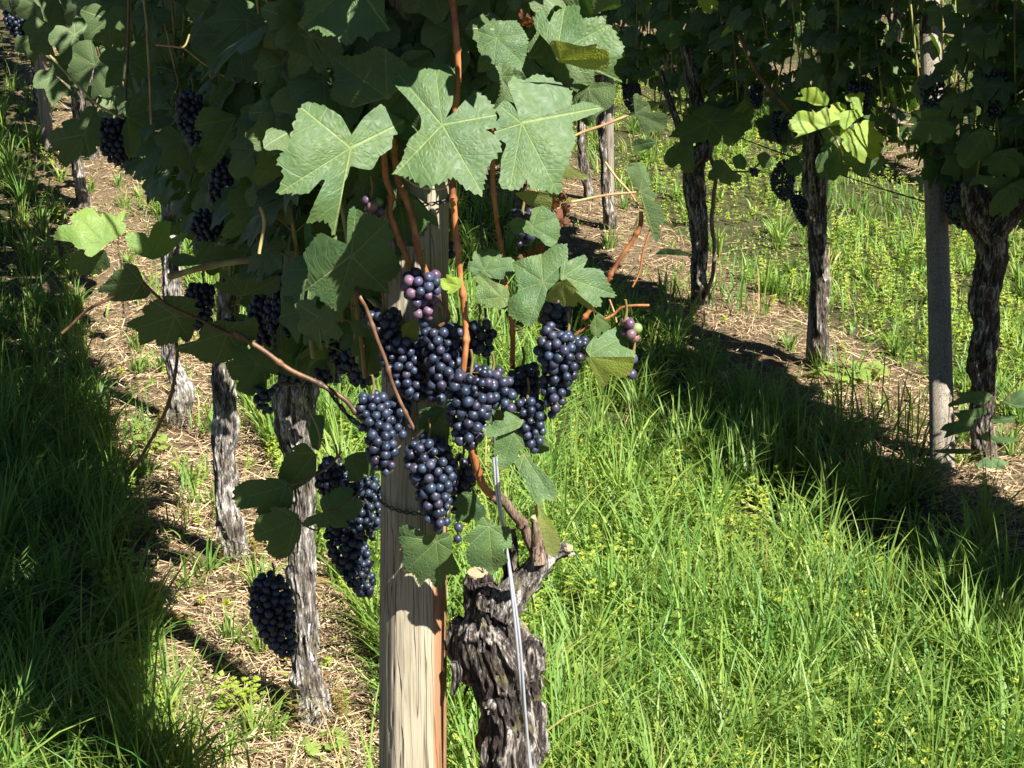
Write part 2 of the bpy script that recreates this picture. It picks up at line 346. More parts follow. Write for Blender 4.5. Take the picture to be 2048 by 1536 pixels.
# ---------------------------------------------------------------- leaf blades
def radial_order(pts):
    r = np.linalg.norm(pts, axis=1); return int(np.argmin(r))
def blade(pts, N, rings, teeth=.045, tw=.088, start=None, seed=0, relief=1.):
    """pts: coarse outline round the stalk joint at (0,0). Returns grid verts (rings*N,2), radial share, faces, (u,r)."""
    rg_ = np.random.default_rng(seed)
    P = np.asarray(pts, float); st = radial_order(P) if start is None else start
    pr = np.linalg.norm(P, axis=1) / np.linalg.norm(P, axis=1).max()
    P = P * (1 + rg_.uniform(-.05, .05, len(P)) * (pr > .3))[:, None]
    P = np.roll(P, -st, 0); P = np.vstack([P, P[:1]])
    Q0 = catmull(P, N * 3)
    # mostly straight between the traced points: mix of polyline and spline
    seg = np.linalg.norm(np.diff(P, axis=0), axis=1); cum = np.concatenate([[0], np.cumsum(seg)]); s = np.linspace(0, cum[-1], N * 3)
    L0 = np.stack([np.interp(s, cum, P[:, 0]), np.interp(s, cum, P[:, 1])], 1)
    Q = .6 * Q0[:, :2] + .4 * L0
    s = np.concatenate([[0], np.cumsum(np.linalg.norm(np.diff(Q, axis=0), axis=1))]); ss = np.linspace(0, s[-1], N)
    Q = np.stack([np.interp(ss, s, Q[:, 0]), np.interp(ss, s, Q[:, 1])], 1)
    rad = np.linalg.norm(Q, axis=1); RM = rad.max()
    if 5 < len(pts) <= 14:
        an = np.unwrap(np.arctan2(Q[:, 1], Q[:, 0])); ua = (an - (an[0] + an[-1]) / 2) / .9076 + rg_.normal(0, .1)
        dn = np.abs((ua % 1.0) - .5); Q = Q * (1 + .07 - .24 * np.exp(-(dn / .11) ** 2) * (rad > .45 * RM))[:, None]; rad = np.linalg.norm(Q, axis=1)
    wob = ss + .35 * tw * RM * np.sin(ss / (tw * RM) * .9 + seed)
    ph = (wob / (tw * RM)) % 1.0; saw = np.where(ph < .62, ph / .62, (1 - ph) / .38)
    amp = teeth * np.clip((rad / RM - .2) / .4, 0, 1) * (0.7 + .6 * rg_.random())
    big = .5 + .5 * np.sin(wob / (tw * RM) * 2.1 + seed * 3)
    Q = Q * (1 + amp * (saw - .35) * (.6 + .8 * big))[:, None]
    rad = np.linalg.norm(Q, axis=1)
    ang = np.unwrap(np.arctan2(Q[:, 1], Q[:, 0])); tot = ang[-1] - ang[0]; sg = np.sign(tot) or 1.
    sm = np.convolve(np.pad(rad, 6, mode='wrap'), np.ones(9) / 9, 'same')[6:-6]
    cand = [i for i in range(N) if sm[i] == sm[max(0, i-6):i+7].max()]
    cand.sort(key=lambda i: -sm[i]); tips = []
    for i in cand:
        if len(tips) < 5 and all(abs(ang[i] - ang[j]) > .55 for j in tips) and min(abs(ang[i]-ang[0]), abs(ang[-1]-ang[i])) > .25: tips.append(i)
    if not tips: tips = [N // 2]
    tips.sort(); mid = tips[len(tips) // 2]
    ta = [(ang[i] - ang[0]) * sg for i in tips]; tu = [float(k - len(tips) // 2) for k in range(len(tips))]
    xa = [0] + ta + [abs(tot)]; ua = [tu[0] - .5 - .0 * 1] + tu + [tu[-1] + .5]
    xs = (ang - ang[0]) * sg
    u = np.interp(xs, xa, ua)
    if len(tips) < 4: u = (ang - ang[mid]) * sg / .9076
    fr = np.linspace(0, 1, rings); fr = fr ** .9; fr[0] = .004
    V = fr[:, None, None] * Q[None]
    rr = fr[:, None] * rad[None] / RM; U = np.tile(u, (rings, 1))
    idx = np.arange(rings * N).reshape(rings, N)
    f = np.stack([idx[:-1, :-1], idx[:-1, 1:], idx[1:, 1:], idx[1:, :-1]], -1).reshape(-1, 4)
    return V.reshape(-1, 2), np.repeat(fr, N), f, U.ravel(), rr.ravel(), RM, sg

def leaf_relief(x, y, U, rr, seed, cup=.10, wave=.05, puff=.055):
    """height of the blade over its plane, in units of blade length"""
    ph = np.abs(((U + .5) % 1.0) - .5) * 2
    h = puff * np.sin(ph * np.pi / 2) * rr ** .8
    h -= cup * rr ** 2
    h += wave * (vnoise(x * 2.2 + seed, y * 2.2, seed * .7) - .5) * 2 * rr
    h += .016 * (vnoise(x * 9 + seed, y * 9, seed) - .5) * np.clip(rr * 3, 0, 1)
    return h

def traced_leaf(pts, jn, Y, gx=.25, gy=-.45, cup=.14, wave=.15, mat='leaf', parent=None, rnd=None, back=False, seed=None, N=150, rings=16, stalk=None, teeth=.056, label=None):
    """a blade with its real size and distance: outline in picture units at the distance Y, leaning by gx, gy"""
    global _ls; _ls += 1; seed = _ls if seed is None else seed
    P = np.asarray(pts, float) - np.asarray(jn, float)
    V, fr, f, U, rr, RM, sg = blade(P, N, rings, seed=seed, teeth=teeth)
    x, y = V[:, 0] / RM, V[:, 1] / RM
    h = leaf_relief(x, y, U, rr, seed, cup, wave)
    size = RM * Y / F
    dY = (gx * x + gy * y - h) * size * (1 if not back else 1)
    px = V[:, 0] + jn[0]; py = V[:, 1] + jn[1]
    u = (px - 1024) / F; v = (768 - py) / F
    d = np.stack([u, CP + v * SP, -SP + v * CP], 1)
    W = CAM + d * ((Y + dY) / d[:, 1])[:, None]
    # upper face towards the camera unless back
    if (sg > 0) != back: f = f[:, ::-1]
    f = f[:, ::-1] if False else f
    rnd = rng.random() if rnd is None else rnd
    mb = MB(); mb.add(W, f, np.stack([U, rr, np.full(len(U), rnd)], 1))
    # make sure of the facing
    a, b, c = W[f[len(f)//2][0]], W[f[len(f)//2][1]], W[f[len(f)//2][2]]
    o = mb.build('leaf', M[mat], parent)
    n = sum((p.normal * p.area for p in o.data.polygons), Vector())
    if (n.dot(Vector(tuple(W.mean(0) - CAM))) < 0) == back: o.data.flip_normals()
    if label: o['label'] = label
    if stalk is not None:
        mp = MB(); a = PY(jn[0], jn[1], Y); q = PY(stalk[0], stalk[1], stalk[2]); m_ = (a + q) / 2 + np.array([0, .006, .008])
        tube(mp, [a, m_, q], [.0011, .0012, .0016], 6, 8, .5); mp.build('petiole', M['petiole'], o)
    return o
_ls = 0

# the usual five-lobed blade, tip up
_half = [(0, 1.0), (9, .86), (17, .76), (25, .66), (32, .74), (42, .88), (52, .95), (61, .84), (71, .70), (80, .60), (89, .66), (98, .76), (107, .80), (119, .72), (132, .64), (146, .58), (158, .46), (168, .27)]
def canon(seed):
    rg_ = np.random.default_rng(seed); pts = []
    dep = rg_.uniform(.55, 1.15); asym = rg_.uniform(-.06, .06)
    for side in (1, -1):
        L_ = [(a, r) for a, r in _half]
        row = []
        for a, r in L_:
            r2 = .82 + (r - .82) * dep if a < 150 else r
            r2 *= 1 + rg_.uniform(-.04, .04) + asym * side
            aa = R(a) * side; row.append((math.sin(aa) * r2, math.cos(aa) * r2))
        pts += row if side == 1 else row[:0:-1]
    return pts + [(0, -.10)]
def generic(N, rings, seed):
    V, fr, f, U, rr, RM, sg = blade(canon(seed), N, rings, seed=seed, teeth=.06, tw=.10)
    x, y = V[:, 0] / RM, V[:, 1] / RM; rg_ = np.random.default_rng(seed + 50)
    h = leaf_relief(x, y, U, rr, seed, rg_.uniform(.02, .3), rg_.uniform(.05, .16))
    fold = rg_.uniform(-.05, .35); h = h + fold * np.abs(x) ** 1.3 - rg_.uniform(0, .25) * np.maximum(y, 0) ** 2
    if sg > 0: pass
    f2 = f if sg > 0 else f[:, ::-1]
    return np.stack([x, y, h], 1), f2, U, rr
LHI = [generic(90, 7, s) for s in range(6)]
LMID = [generic(48, 4, s) for s in range(6)]
LLO = [generic(30, 3, s) for s in range(5)]
def put_leaf(mb, bank, pos, tip, nor, size, rnd, rg_):
    V, f, U, rr = bank[int(rg_.integers(len(bank)))]
    y = tip / (np.linalg.norm(tip) + 1e-9); z = nor - y * nor.dot(y); z /= np.linalg.norm(z) + 1e-9; x = np.cross(y, z)
    W = pos + size * (V[:, :1] * x + V[:, 1:2] * y + V[:, 2:] * z)
    mb.add(W, f, np.stack([U, rr, np.full(len(U), rnd)], 1))

def foliage(fol, wood, base_pts, z0, z1, nsh, seed, bank, keep=None, width=.17, step=.065, size=(.055, .088), out=None, lat=.45):
    """upright shoots from the cordon, each carrying leaves on both sides; out collects single leaves"""
    rg_ = np.random.default_rng(seed); a, b = np.asarray(base_pts[0], float), np.asarray(base_pts[1], float)
    rowd = np.array([-KROW, 1, 0]) / PERP; nrm = np.array([1, KROW, 0]) / PERP
    for i in range(nsh):
        t = (i + rg_.uniform(.1, .9)) / nsh; p0 = a + (b - a) * t; g0 = p0[2]
        q0 = p0 + nrm * rg_.normal(0, .035) + np.array([0, 0, z0 + rg_.uniform(-.08, .12)])
        top = p0 + nrm * rg_.normal(0, width * .6) + rowd * rg_.normal(0, .14) + np.array([0, 0, z1 + rg_.uniform(-.25, .1)])
        mid = (q0 + top) / 2 + nrm * rg_.normal(0, .05) + rowd * rg_.normal(0, .05)
        S = catmull([q0, mid, top], 24)
        if wood is not None:
            kk = S
            if keep is not None: kk = S[keep(S)]
            if len(kk) > 4: tube(wood, kk, np.linspace(.0042, .002, len(kk)), 5, len(kk), rg_.random(), cap=False)
        L = np.linalg.norm(top - q0); nn = int(L / step)
        for j in range(nn):
            c = S[min(23, int((j + .3) / nn * 24))]; side = 1 if (j + i) % 2 else -1
            for rep in range(1 + (rg_.random() < lat)):
                az = rg_.normal(0, .75); o = nrm * side * math.cos(az) + rowd * math.sin(az)
                if rep: o = -o
                pl = rg_.uniform(.035, .10) * (1 if not rep else .6)
                J = c + o * pl + np.array([0, 0, rg_.uniform(-.02, .03)])
                sz = rg_.uniform(*size) * (1 if not rep else .65) * (.75 if j > nn * .85 else 1)
                tip = o * rg_.uniform(.3, .9) + np.array([0, 0, -rg_.uniform(.3, 1.0)]) + rg_.normal(0, .25, 3)
                nr = o * rg_.uniform(.3, 1.0) + np.array([0, 0, rg_.uniform(.3, 1.)]) + SUN_V * .35 + rg_.normal(0, .25, 3)
                if keep is not None and not keep(np.array([J, J + tip / np.linalg.norm(tip) * sz * .9])).all(): continue
                put_leaf(fol, bank, J, tip, nr, sz, rg_.random(), rg_)
                if wood is not None and bank is not LLO: tube(wood, [c, (c + J) / 2 + [0, 0, .008], J], .0011, 4, 4, .5, cap=False)

# ---------------------------------------------------------------- grapes
def sphere(nu, nv, el=1.06):
    th = np.linspace(0, 2*np.pi, nu, endpoint=False); ph = np.linspace(0, np.pi, nv + 1)
    V = np.stack([np.outer(np.sin(ph), np.cos(th)), np.outer(np.sin(ph), np.sin(th)), np.outer(np.cos(ph) * el, np.ones(nu))], -1).reshape(-1, 3)
    idx = np.arange((nv + 1) * nu).reshape(nv + 1, nu); nx = np.roll(idx, -1, 1)
    f = np.stack([idx[:-1], idx[1:], nx[1:], nx[:-1]], -1)
    return V, f[1:-1].reshape(-1, 4), np.concatenate([f[0][:, [0, 1, 2]], f[-1][:, [0, 1, 3]]])
SV, SF4, SF3 = sphere(20, 12); TV, TF4, TF3 = sphere(10, 6)
def berry_mesh():
    ms = []
    for k in range(3):
        mb = MB(); v = SV.copy(); v *= (1 + .035 * (vnoise(SV[:, :1] * 1.3 + k * 7, SV[:, 1:2] * 1.3, SV[:, 2:] * 1.3) - .5) * 2)
        mb.add(v, SF4); mb.f[3].append(SF3.copy())
        o = mb.build('berry', M['berry']); ms.append(o.data); bpy.data.objects.remove(o)
    return ms
BM = berry_mesh()
DARK = [(.008, .011, .024), (.010, .011, .024), (.007, .010, .022), (.016, .010, .024), (.010, .015, .032), (.028, .015, .030)]
UNRIPE = [(.10, .045, .085), (.16, .08, .11), (.05, .035, .075), (.30, .13, .12), (.03, .025, .06), (.26, .30, .07)]
GREENS = [(.24, .32, .06), (.32, .34, .09), (.30, .14, .12), (.12, .05, .10), (.22, .12, .14)]
def pack(axis, r0, nmax, seed, fill=.86):
    rg_ = np.random.default_rng(seed); A = catmull(axis, 40); RR = A[:, 3]; A = A[:, :3]
    T, N, B = frames(A); wgt = np.maximum(RR, .002) ** 1.1; wgt /= wgt.sum(); out = np.zeros((0, 3)); rad = []
    for ps, (lo, hi, n) in enumerate(((.88, 1.0, 2600), (.40, .80, 900), (0, .3, 200))):
        for k in range(n):
            if len(out) >= nmax: break
            i = int(rg_.choice(40, p=wgt)) if k % 4 else int(rg_.integers(40)); a = rg_.uniform(0, 2*np.pi)
            if ps == 0 and rg_.random() < .35: a = math.atan2(-B[i][1], -N[i][1]) + rg_.normal(0, .7)
            re = max(RR[i] - r0, 0) * rg_.uniform(lo, hi)
            p = A[i] + (N[i] * math.cos(a) + B[i] * math.sin(a)) * re
            if len(out) and np.min(np.linalg.norm(out - p, axis=1)) < 2 * r0 * fill: continue
            out = np.vstack([out, p]); rad.append(r0 * (rg_.uniform(.84, 1.1) if rg_.random() < .93 else rg_.uniform(.6, .8)))
    return out, np.array(rad), A
_bs = 100
def bunch(axis, Y, label, group, cols=DARK, r0=.0064, parts=True, nmax=95, stem=None, plane=None):
    """axis: (px, py, half width in picture units) from shoulder to tip"""
    global _bs; _bs += 1; rg_ = np.random.default_rng(_bs); ax = []
    for px, py, hw in axis:
        p = PY(px, py, Y) if plane is None else PROW(px, py, plane); dep = p[1] * CP - (p[2] - H) * SP
        ax.append([*p, hw / F * dep])
    ax = np.array(ax); P, rad, A = pack(ax, r0, 210, _bs); top = A[0]
    root = empty('grape_bunch', top, label, 'grape bunch', group)
    st = MB(); s0 = top + np.array([0, 0, .03]) if stem is None else PY(*stem)
    tube(st, [s0, (s0 + top) / 2 + [0.002, .002, 0], top] + [A[i] for i in (12, 24, 36)], [.0018, .0018, .0022, .0018, .0014, .001], 6, 24, .4)
    for p in P[::2]:
        j = np.argmin(np.linalg.norm(A - p, axis=1)); q = A[max(0, j - 3)]; tube(st, [q, p], .0007, 4, 2, .4, cap=False)
    st.build('stem', M['rachis'], root)
    if parts:
        fr_ = np.argsort(P[:, 1] + .15 * P[:, 2] * 0)      # the ones showing largest are parts, the rest behind are one mass
        if len(P) > 100:
            mb = MB()
            for q in fr_[96:]: mb.add(TV * rad[q] + P[q], TF4); mb.f[3].append(TF3 + mb.n - len(TV))
            o = mb.build('inner_berries', M['berry'], root); o.color = (*DARK[_bs % 5], 1); o['kind'] = 'stuff'
            P, rad = P[fr_[:96]], rad[fr_[:96]]
        for p, r in zip(P, rad):
            o = bpy.data.objects.new('berry', BM[int(rg_.integers(3))]); C.objects.link(o); o.parent = root
            o.location = tuple(p - top); o.scale = (r, r, r); o.rotation_euler = tuple(rg_.uniform(-1.2, 1.2, 3))
            c = np.array(cols[int(rg_.integers(len(cols)))]) * rg_.uniform(.75, 1.35); o.color = (*c, 1)
    else:
        mb = MB()
        for p, r in zip(P, rad):
            mb.add(TV * r + p, TF4); mb.f[3].append(TF3 + mb.n - len(TV))
        o = mb.build('berries', M['berry'], root); o.color = (*DARK[_bs % 5], 1)
    return root

# ---------------------------------------------------------------- bark
def barkf(seed, amp=.0045, lump=.006, fs=1.):
    def f(th, s, r):
        tw = th + s * 1.5; X, Yy = np.cos(tw) * r, np.sin(tw) * r
        a = 1 - np.abs(2 * vnoise(X * 150 * fs + seed, Yy * 150 * fs, s * 20 * fs) - 1)
        b = vnoise(X * 75 * fs, Yy * 75 * fs + seed, s * 20 * fs + 3); c = vnoise(X * 260 * fs, Yy * 260 * fs, s * 34 * fs + seed)
        l = vnoise(X * 16 + seed, Yy * 16, s * 9) - .5; l2 = vnoise(X * 30 + seed, Yy * 30, s * 24 + 9) - .5
        pl = np.clip((b - .45) * 6, 0, 1)
        k = np.clip(r / .03, .25, 1.4)
        e = vnoise(X * 520 * fs, Yy * 520 * fs + seed, s * 80 * fs)
        d = k * (amp * ((a - .55) * 1.3 + (pl - .5) * 1.2 + (c - .5) * 1.1 + (e - .5) * .5) + lump * (l * 2 + l2))
        return d, (a - .55) + (pl - .5) * .8
    return f
def flakes(mb, Q, r, N, B, n, seed, L=.03, lift=.35):
    """torn strips of bark standing off the trunk"""
    rg_ = np.random.default_rng(seed); m = len(Q)
    for k in range(n):
        i = int(rg_.integers(2, m - 3)); a = rg_.uniform(0, 2*np.pi); ln = rg_.uniform(.4, 1.3) * L; w_ = rg_.uniform(.0015, .005)
        o = N[i] * math.cos(a) + B[i] * math.sin(a); T = Q[min(i+1, m-1)] - Q[i]; T /= np.linalg.norm(T) + 1e-9; T = T * (1 if rg_.random() < .5 else -1)
        T = T + rg_.normal(0, .15, 3); W_ = np.cross(T, o); p = Q[i] + o * r[i] * 1.0; lf = rg_.uniform(.1, 1) * lift
        pts = [p, p + T * ln * .5 + o * ln * .10 * lf, p + T * ln + o * ln * lf]
        V = []
        for j, q in enumerate(pts):
            ww = w_ * (1, .9, .35)[j]; V += [q - W_ * ww, q + W_ * ww]
        rr_ = rg_.uniform(-.6, 1); mb.add(V, [[0, 1, 3, 2], [2, 3, 5, 4]], [0, rr_, rg_.random()])
def trunk(pts, parent, mat='bark', k=64, n=120, amp=.0045, lump=.006, seed=1, nfl=40, fs=1., name='trunk', L=.03):
    """pts: (point, radius)"""
    mb = MB(); P = np.array([p for p, r in pts]); rr = [r for p, r in pts]
    Q, r, N, B = tube(mb, P, rr, k, n, .5, barkf(seed, amp, lump, fs)); flakes(mb, Q, r, N, B, nfl, seed, L)
    return mb.build(name, M[mat], parent)

# picture tiles used while measuring: scale and origin
def tile(ox, oy, k): return lambda *P: [(ox + x * k, oy + y * k) for x, y in P]
ZA = tile(500, 0, .390625); ZB = tile(500, 480, .390625); ZC = tile(480, 936, .390625)
ZD = tile(0, 0, .390625); ZE = tile(0, 500, .3418); ZF = tile(1248, 0, .390625); ZG = tile(1248, 500, .390625); ZH = tile(1100, 150, .1953); ZK = tile(200, 350, .1953); ZL = tile(1180, 380, .2604)
def groundpt(x, y): return np.array([x, y, float(gz(x, y))])
def rowpt(c, y): return groundpt(c - KROW * y, y)

# ---------------------------------------------------------------- posts
def post(base, top, r0, r1, label, mat, k=48, n=80, seed=0, group='wooden trellis posts'):
    root = empty('wooden_post', base, label, 'post', group)
    def d(th, s, r):
        a = vnoise(np.cos(th) * 9 + seed, np.sin(th) * 9, s * 1.1); b = vnoise(np.cos(th) * 2, np.sin(th) * 2 + seed, s * 1.6)
        ck = np.clip(1 - np.abs(vnoise(np.cos(th) * 4 + seed, np.sin(th) * 4, s * .9 + 4) - .5) / .012, 0, 1)
        return (a - .5) * .0016 + (b - .5) * .004 - ck * .0022, a * 0
    mb = MB(); tube(mb, [base - np.array([0, 0, .1]), base + (top - base) * .33, base + (top - base) * .66, top], [r0, r0 * .67 + r1 * .33, r0 * .33 + r1 * .67, r1], k, n, 0, d)
    mb.build('shaft', M[mat], root); return root
YP = 2.03
pb = PY(826, 1536, YP); ptop = PY(833, 60, YP + .03); dirp = (ptop - pb) / (ptop[2] - pb[2])
pbase = pb - dirp * (pb[2] - float(gz(pb[0], pb[1])))
P1 = post(pbase, pb + dirp * 1.45, .0505, .0435, 'thick pale round post in the middle, behind the ripe grape bunches', 'post', 128, 300, 3)
def wire_loop(px0, py0, px1, py1, Y, parent, rw=.0022, mat='wire_dark', turns=2, sag=.006):
    """a twisted tie wire round the post"""
    a, b = PY(px0, py0, Y), PY(px1, py1, Y); c = (a + b) / 2; c[1] = YP + .004; rx = abs(b[0] - a[0]) / 2 + .003; mb = MB()
    for q in range(turns):
        th = np.linspace(0, 2*np.pi, 60); al = th * 14 + q * np.pi
        P = np.stack([c[0] + (rx + .0014 * np.cos(al)) * np.cos(th), c[1] - (rx + .0014 * np.cos(al)) * np.sin(th), c[2] + (b[2] - a[2]) / 2 * np.cos(th) + .0022 * np.sin(al) - sag * np.sin(th)], 1)
        tube(mb, P, rw * .55, 6, 160, 0, cap=False)
    return mb.build('tie_wire', M[mat], parent)
wire_loop(760, 988, 892, 1004, YP, P1); wire_loop(764, 398, 896, 397, YP, P1, sag=.002)

# right-hand row posts and the far ones
b = PG(1891, 955); t = PROW(1866, 230, C2); t = b + (t - b) / (t[2] - b[2]) * 1.9
post(b, t, .040, .037, 'grey weathered post standing at the right edge beside a black trunk', 'post_grey', 64, 120, 5)
b = PG(1623, 728); post(b, b + np.array([.01, 0, 1.9]), .025, .023, 'grey post hidden close behind the second trunk of the right row', 'post_grey', 40, 60, 6)
b = PG(1217, 455); post(b, b + np.array([-.035, 0, 1.9]), .030, .028, 'thin pale stake rising beside the far pair of dark trunks', 'post_grey', 24, 40, 7)
b = PG(97, 292); post(b, b + np.array([-.03, 0, 1.9]), .040, .038, 'grey post at the top left among the far vines', 'post_grey', 32, 40, 8)
b = PG(1640, 190); post(b, b + np.array([.03, 0, 1.9]), .045, .042, 'grey post in the farthest row at the top right', 'post_grey', 32, 40, 9)

# ---------------------------------------------------------------- wires
def wire(pts, r, label, mat='wire_dark', twist=0, name='trellis_wire'):
    mb = MB(); P = np.array(pts)
    if twist:
        Q = catmull(P, 200); T, N, B = frames(Q); s = np.concatenate([[0], np.cumsum(np.linalg.norm(np.diff(Q, axis=0), axis=1))])
        for q in range(2):
            a = s * twist + q * np.pi; tube(mb, Q + (N * np.cos(a)[:, None] + B * np.sin(a)[:, None]) * r, r * .9, 6, 400, 0, cap=False)
    else: tube(mb, P, r, 6, len(P) * 6, 0, cap=False)
    return tag(mb.build(name, M[mat]), label, 'wire', 'trellis wires')
wire([PY(990, 915, 1.93), PY(996, 990, 1.925), PY(1008, 1060, 1.92), PY(1022, 1160, 1.905), PY(1036, 1275, 1.89), PY(1047, 1400, 1.88), PY(1062, 1545, 1.87), PY(1075, 1700, 1.86)], .0021, 'bright steel twin wire running down in front of the gnarled stump', 'wire', 12)
wire([PY(989, 925, 1.935), PY(988, 860, 1.95), PY(975, 700, 2.0), PY(960, 420, 2.05)], .0016, 'dark wire climbing behind the grapes above the bright steel wire')
def rowwire(c, z, y0, y1, r, label, twist=0):
    P = []
    for y in np.arange(y0, y1, .6): p = rowpt(c, y); P.append([p[0], p[1], p[2] + z])
    return wire(P, r, label, twist=twist)
q = PROW(1682, 351, C2); zr2 = q[2] - float(gz(q[0], q[1]))
rowwire(C2, zr2, 1, 15, .0024, 'dark twisted wire crossing low between the trunks of the right row', 40)
rowwire(C2, zr2 + .30, 1, 15, .0018, 'dark middle wire inside the leaves of the right row')
rowwire(C2, zr2 + .75, 1, 15, .0018, 'dark top wire above the leaves of the right row')
q = PROW(700, 830, C1); zr1 = .80
wire([PY(748, 868, 2.10), PY(705, 840, 2.15), PY(672, 800, 2.3), PY(650, 768, 2.6), PY(600, 700, 3.2), PY(500, 560, 4.4), PY(300, 330, 8)], .0022, 'dark wire leading from the lit left bunch back along the left row', twist=40)
rowwire(C1, 1.35, 2.1, 14, .0018, 'dark upper wire inside the leaves of the left row')
rowwire(C3, .95, 8, 17, .002, 'dark wire along the farthest row at the top right')

# ---------------------------------------------------------------- front vine
V1 = empty('grapevine', PY(1000, 1900, 1.95) * [1, 1, 0], 'old gnarled vine in front with lit leaves, orange canes and a thick stump', 'grapevine', 'grapevines in rows')
def tr(pts, Y, k=1.): # (px,py,width px)
    out = []
    for q in pts:
        yy = q[3] if len(q) > 3 else Y; p = PY(q[0], q[1], yy); dep = p[1] * CP - (p[2] - H) * SP; out.append((p, q[2] / 2 / F * dep * k))
    return out
YT = 2.02
trunk([(PY(1040, 2250, YT), .055), (PY(1035, 2000, YT), .048)] + tr([(1022, 1640, 118), (1022, 1530, 122), (1026, 1440, 116), (1016, 1380, 122), (1008, 1330, 138), (990, 1280, 138), (982, 1245, 118), (974, 1215, 96), (960, 1185, 72), (956, 1160, 56), (955, 1148, 50)], YT, .95), V1, 'bark', 176, 420, .0052, .011, 3, 260, 1.15, L=.028)
for (cx, cy, wx, wy, yy, s_) in ((915, 1280, 34, 52, YT + .01, 1), (1062, 1320, 36, 50, YT - .01, 2), (975, 1195, 46, 30, YT - .02, 3), (1065, 1480, 26, 34, YT, 4), (940, 1335, 30, 34, YT + .01, 5), (985, 1400, 20, 26, YT - .03, 6)):
    mb = MB(); P = [PY(cx - 3, cy + wy, yy), PY(cx, cy + wy * .55, yy), PY(cx, cy, yy), PY(cx + 2, cy - wy * .6, yy), PY(cx + 3, cy - wy, yy)]
    rr = np.array([.12, .8, 1., .75, .12]) * wx / F * 1.95
    Q, r, N, B = tube(mb, P, rr, 60, 80, .5, barkf(20 + s_, .005, .012, 1.2)); flakes(mb, Q, r, N, B, 30, s_, .02); mb.build('burl', M['bark'], V1)
mb = MB()
for A in ([(995, 1225, 74), (1022, 1194, 66), (1050, 1162, 58), (1078, 1130, 50), (1100, 1108, 38), (1118, 1102, 28), (1136, 1094, 30)],):
    P = tr(A, YT - .015); Q, r, N, B = tube(mb, [p for p, q in P], [q for p, q in P], 64, 110, .5, barkf(31, .0022, .003, 1.4)); flakes(mb, Q, r, N, B, 60, 4, .018)
mb.build('arm', M['bark_pale'], V1)
mb = MB(); P = tr([(1078, 1125, 32), (1075, 1090, 27), (1074, 1062, 23), (1073, 1036, 22)], YT - .03); Q, r, N, B = tube(mb, [p for p, q in P], [q for p, q in P], 40, 50, .5, barkf(36, .0012, .002, 1.6)); flakes(mb, Q, r, N, B, 14, 8, .012); mb.build('spur', M['wood2'], V1)
mb = MB(); P = tr([(1025, 1185, 34), (1020, 1130, 30), (1024, 1090, 24), (1020, 1060, 18)], YT + .03); Q, r, N, B = tube(mb, [p for p, q in P], [q for p, q in P], 40, 50, .5, barkf(37, .002, .003, 1.4)); flakes(mb, Q, r, N, B, 20, 5, .02); mb.build('spur', M['bark'], V1)
def cutface(px, py, w_, Y, tilt=.35):
    mb = MB(); c = PY(px, py, Y); r = w_ / 2 / F * 1.95; th = np.linspace(0, 2*np.pi, 20, endpoint=False)
    V = np.vstack([c + [0, 0, .001], c + np.stack([np.cos(th) * r, np.sin(th) * r, -np.sin(th) * tilt * r * -.3], 1)])
    V2 = V.copy(); V2[1:] = c + (V[1:] - c) * 1.02 - [0, 0, .004]
    j = np.arange(1, 21); jn = np.roll(j, -1); mb.add(V, np.stack([np.zeros(20, int), j, jn], -1)); mb.add(np.vstack([V[1:], V2[1:]]), np.stack([j - 1, j + 19, jn + 19, jn - 1], -1))
    mb.build('cut_end', M['cut'], V1)
cutface(955, 1144, 46, YT); cutface(1073, 1034, 24, YT - .03); cutface(1136, 1093, 22, YT - .02)
mb = MB(); P = tr([(906, 1325, 16), (914, 1345, 20), (910, 1370, 16), (905, 1388, 10)], YT - .03); tube(mb, [p for p, q in P], [q for p, q in P], 24, 30, .5, barkf(40, .002, .002, 1.5)); mb.build('spur', M['bark_pale'], V1)

def cane(pts, Y, wpx, mat='cane', knots=True, parent=None, name='cane', k=10):
    P = []; 
    for q in pts: P.append(PY(q[0], q[1], q[2] if len(q) > 2 else Y))
    P = np.array(P); r = wpx / 2 / F * (Y * CP + .1)
    S = catmull(P, len(P) * 14); s = np.concatenate([[0], np.cumsum(np.linalg.norm(np.diff(S, axis=0), axis=1))])
    rr = r * (1 + (.42 * np.exp(-(((s + .02) % .062 - .031) / .0035) ** 2) if knots else 0))
    S = S + np.stack([vnoise(s * 18, 1, len(_cn)) - .5, 0 * s, vnoise(s * 18, 4, 2 + len(_cn)) - .5], 1) * .004
    _cn.append(1)
    mb = MB(); tube(mb, S, rr, k, len(S), .5); return mb.build(name, M[mat], parent or V1)
_cn = []
Yc = 1.955
cane(ZA((735, 700), (755, 900), (790, 1000), (830, 1130), (860, 1280), (905, 1400)) + [(862, 580)], Yc - .01, 12.5)
cane(ZA((690, 720), (700, 900), (728, 990), (715, 1080), (740, 1160), (790, 1290), (830, 1400)) + [(840, 580)], Yc + .005, 12.5)
cane(ZA((1040, -60), (1050, 150), (1062, 370), (1052, 520), (1035, 800), (1040, 980), (1050, 1150), (1060, 1300), (1072, 1400)) + ZB((1095, 300), (1100, 500), (1092, 700)), Yc - .015, 12.5)
cane([(933, 863, 1.945), (943, 898, 1.955), (953, 941, 1.97), (971, 980, 1.99), (992, 996, 2.005)], Yc, 17)
cane([(984, 992, 2.0), (1008, 1003, 2.01), (1027, 1027, 2.02), (1047, 1050, 2.03), (1059, 1078, 2.035), (1070, 1100, 2.04)], Yc, 22, 'wood2', k=20)
cane(ZA((1455, -60), (1460, 150), (1470, 250), (1482, 360)), 2.0, 8.5)
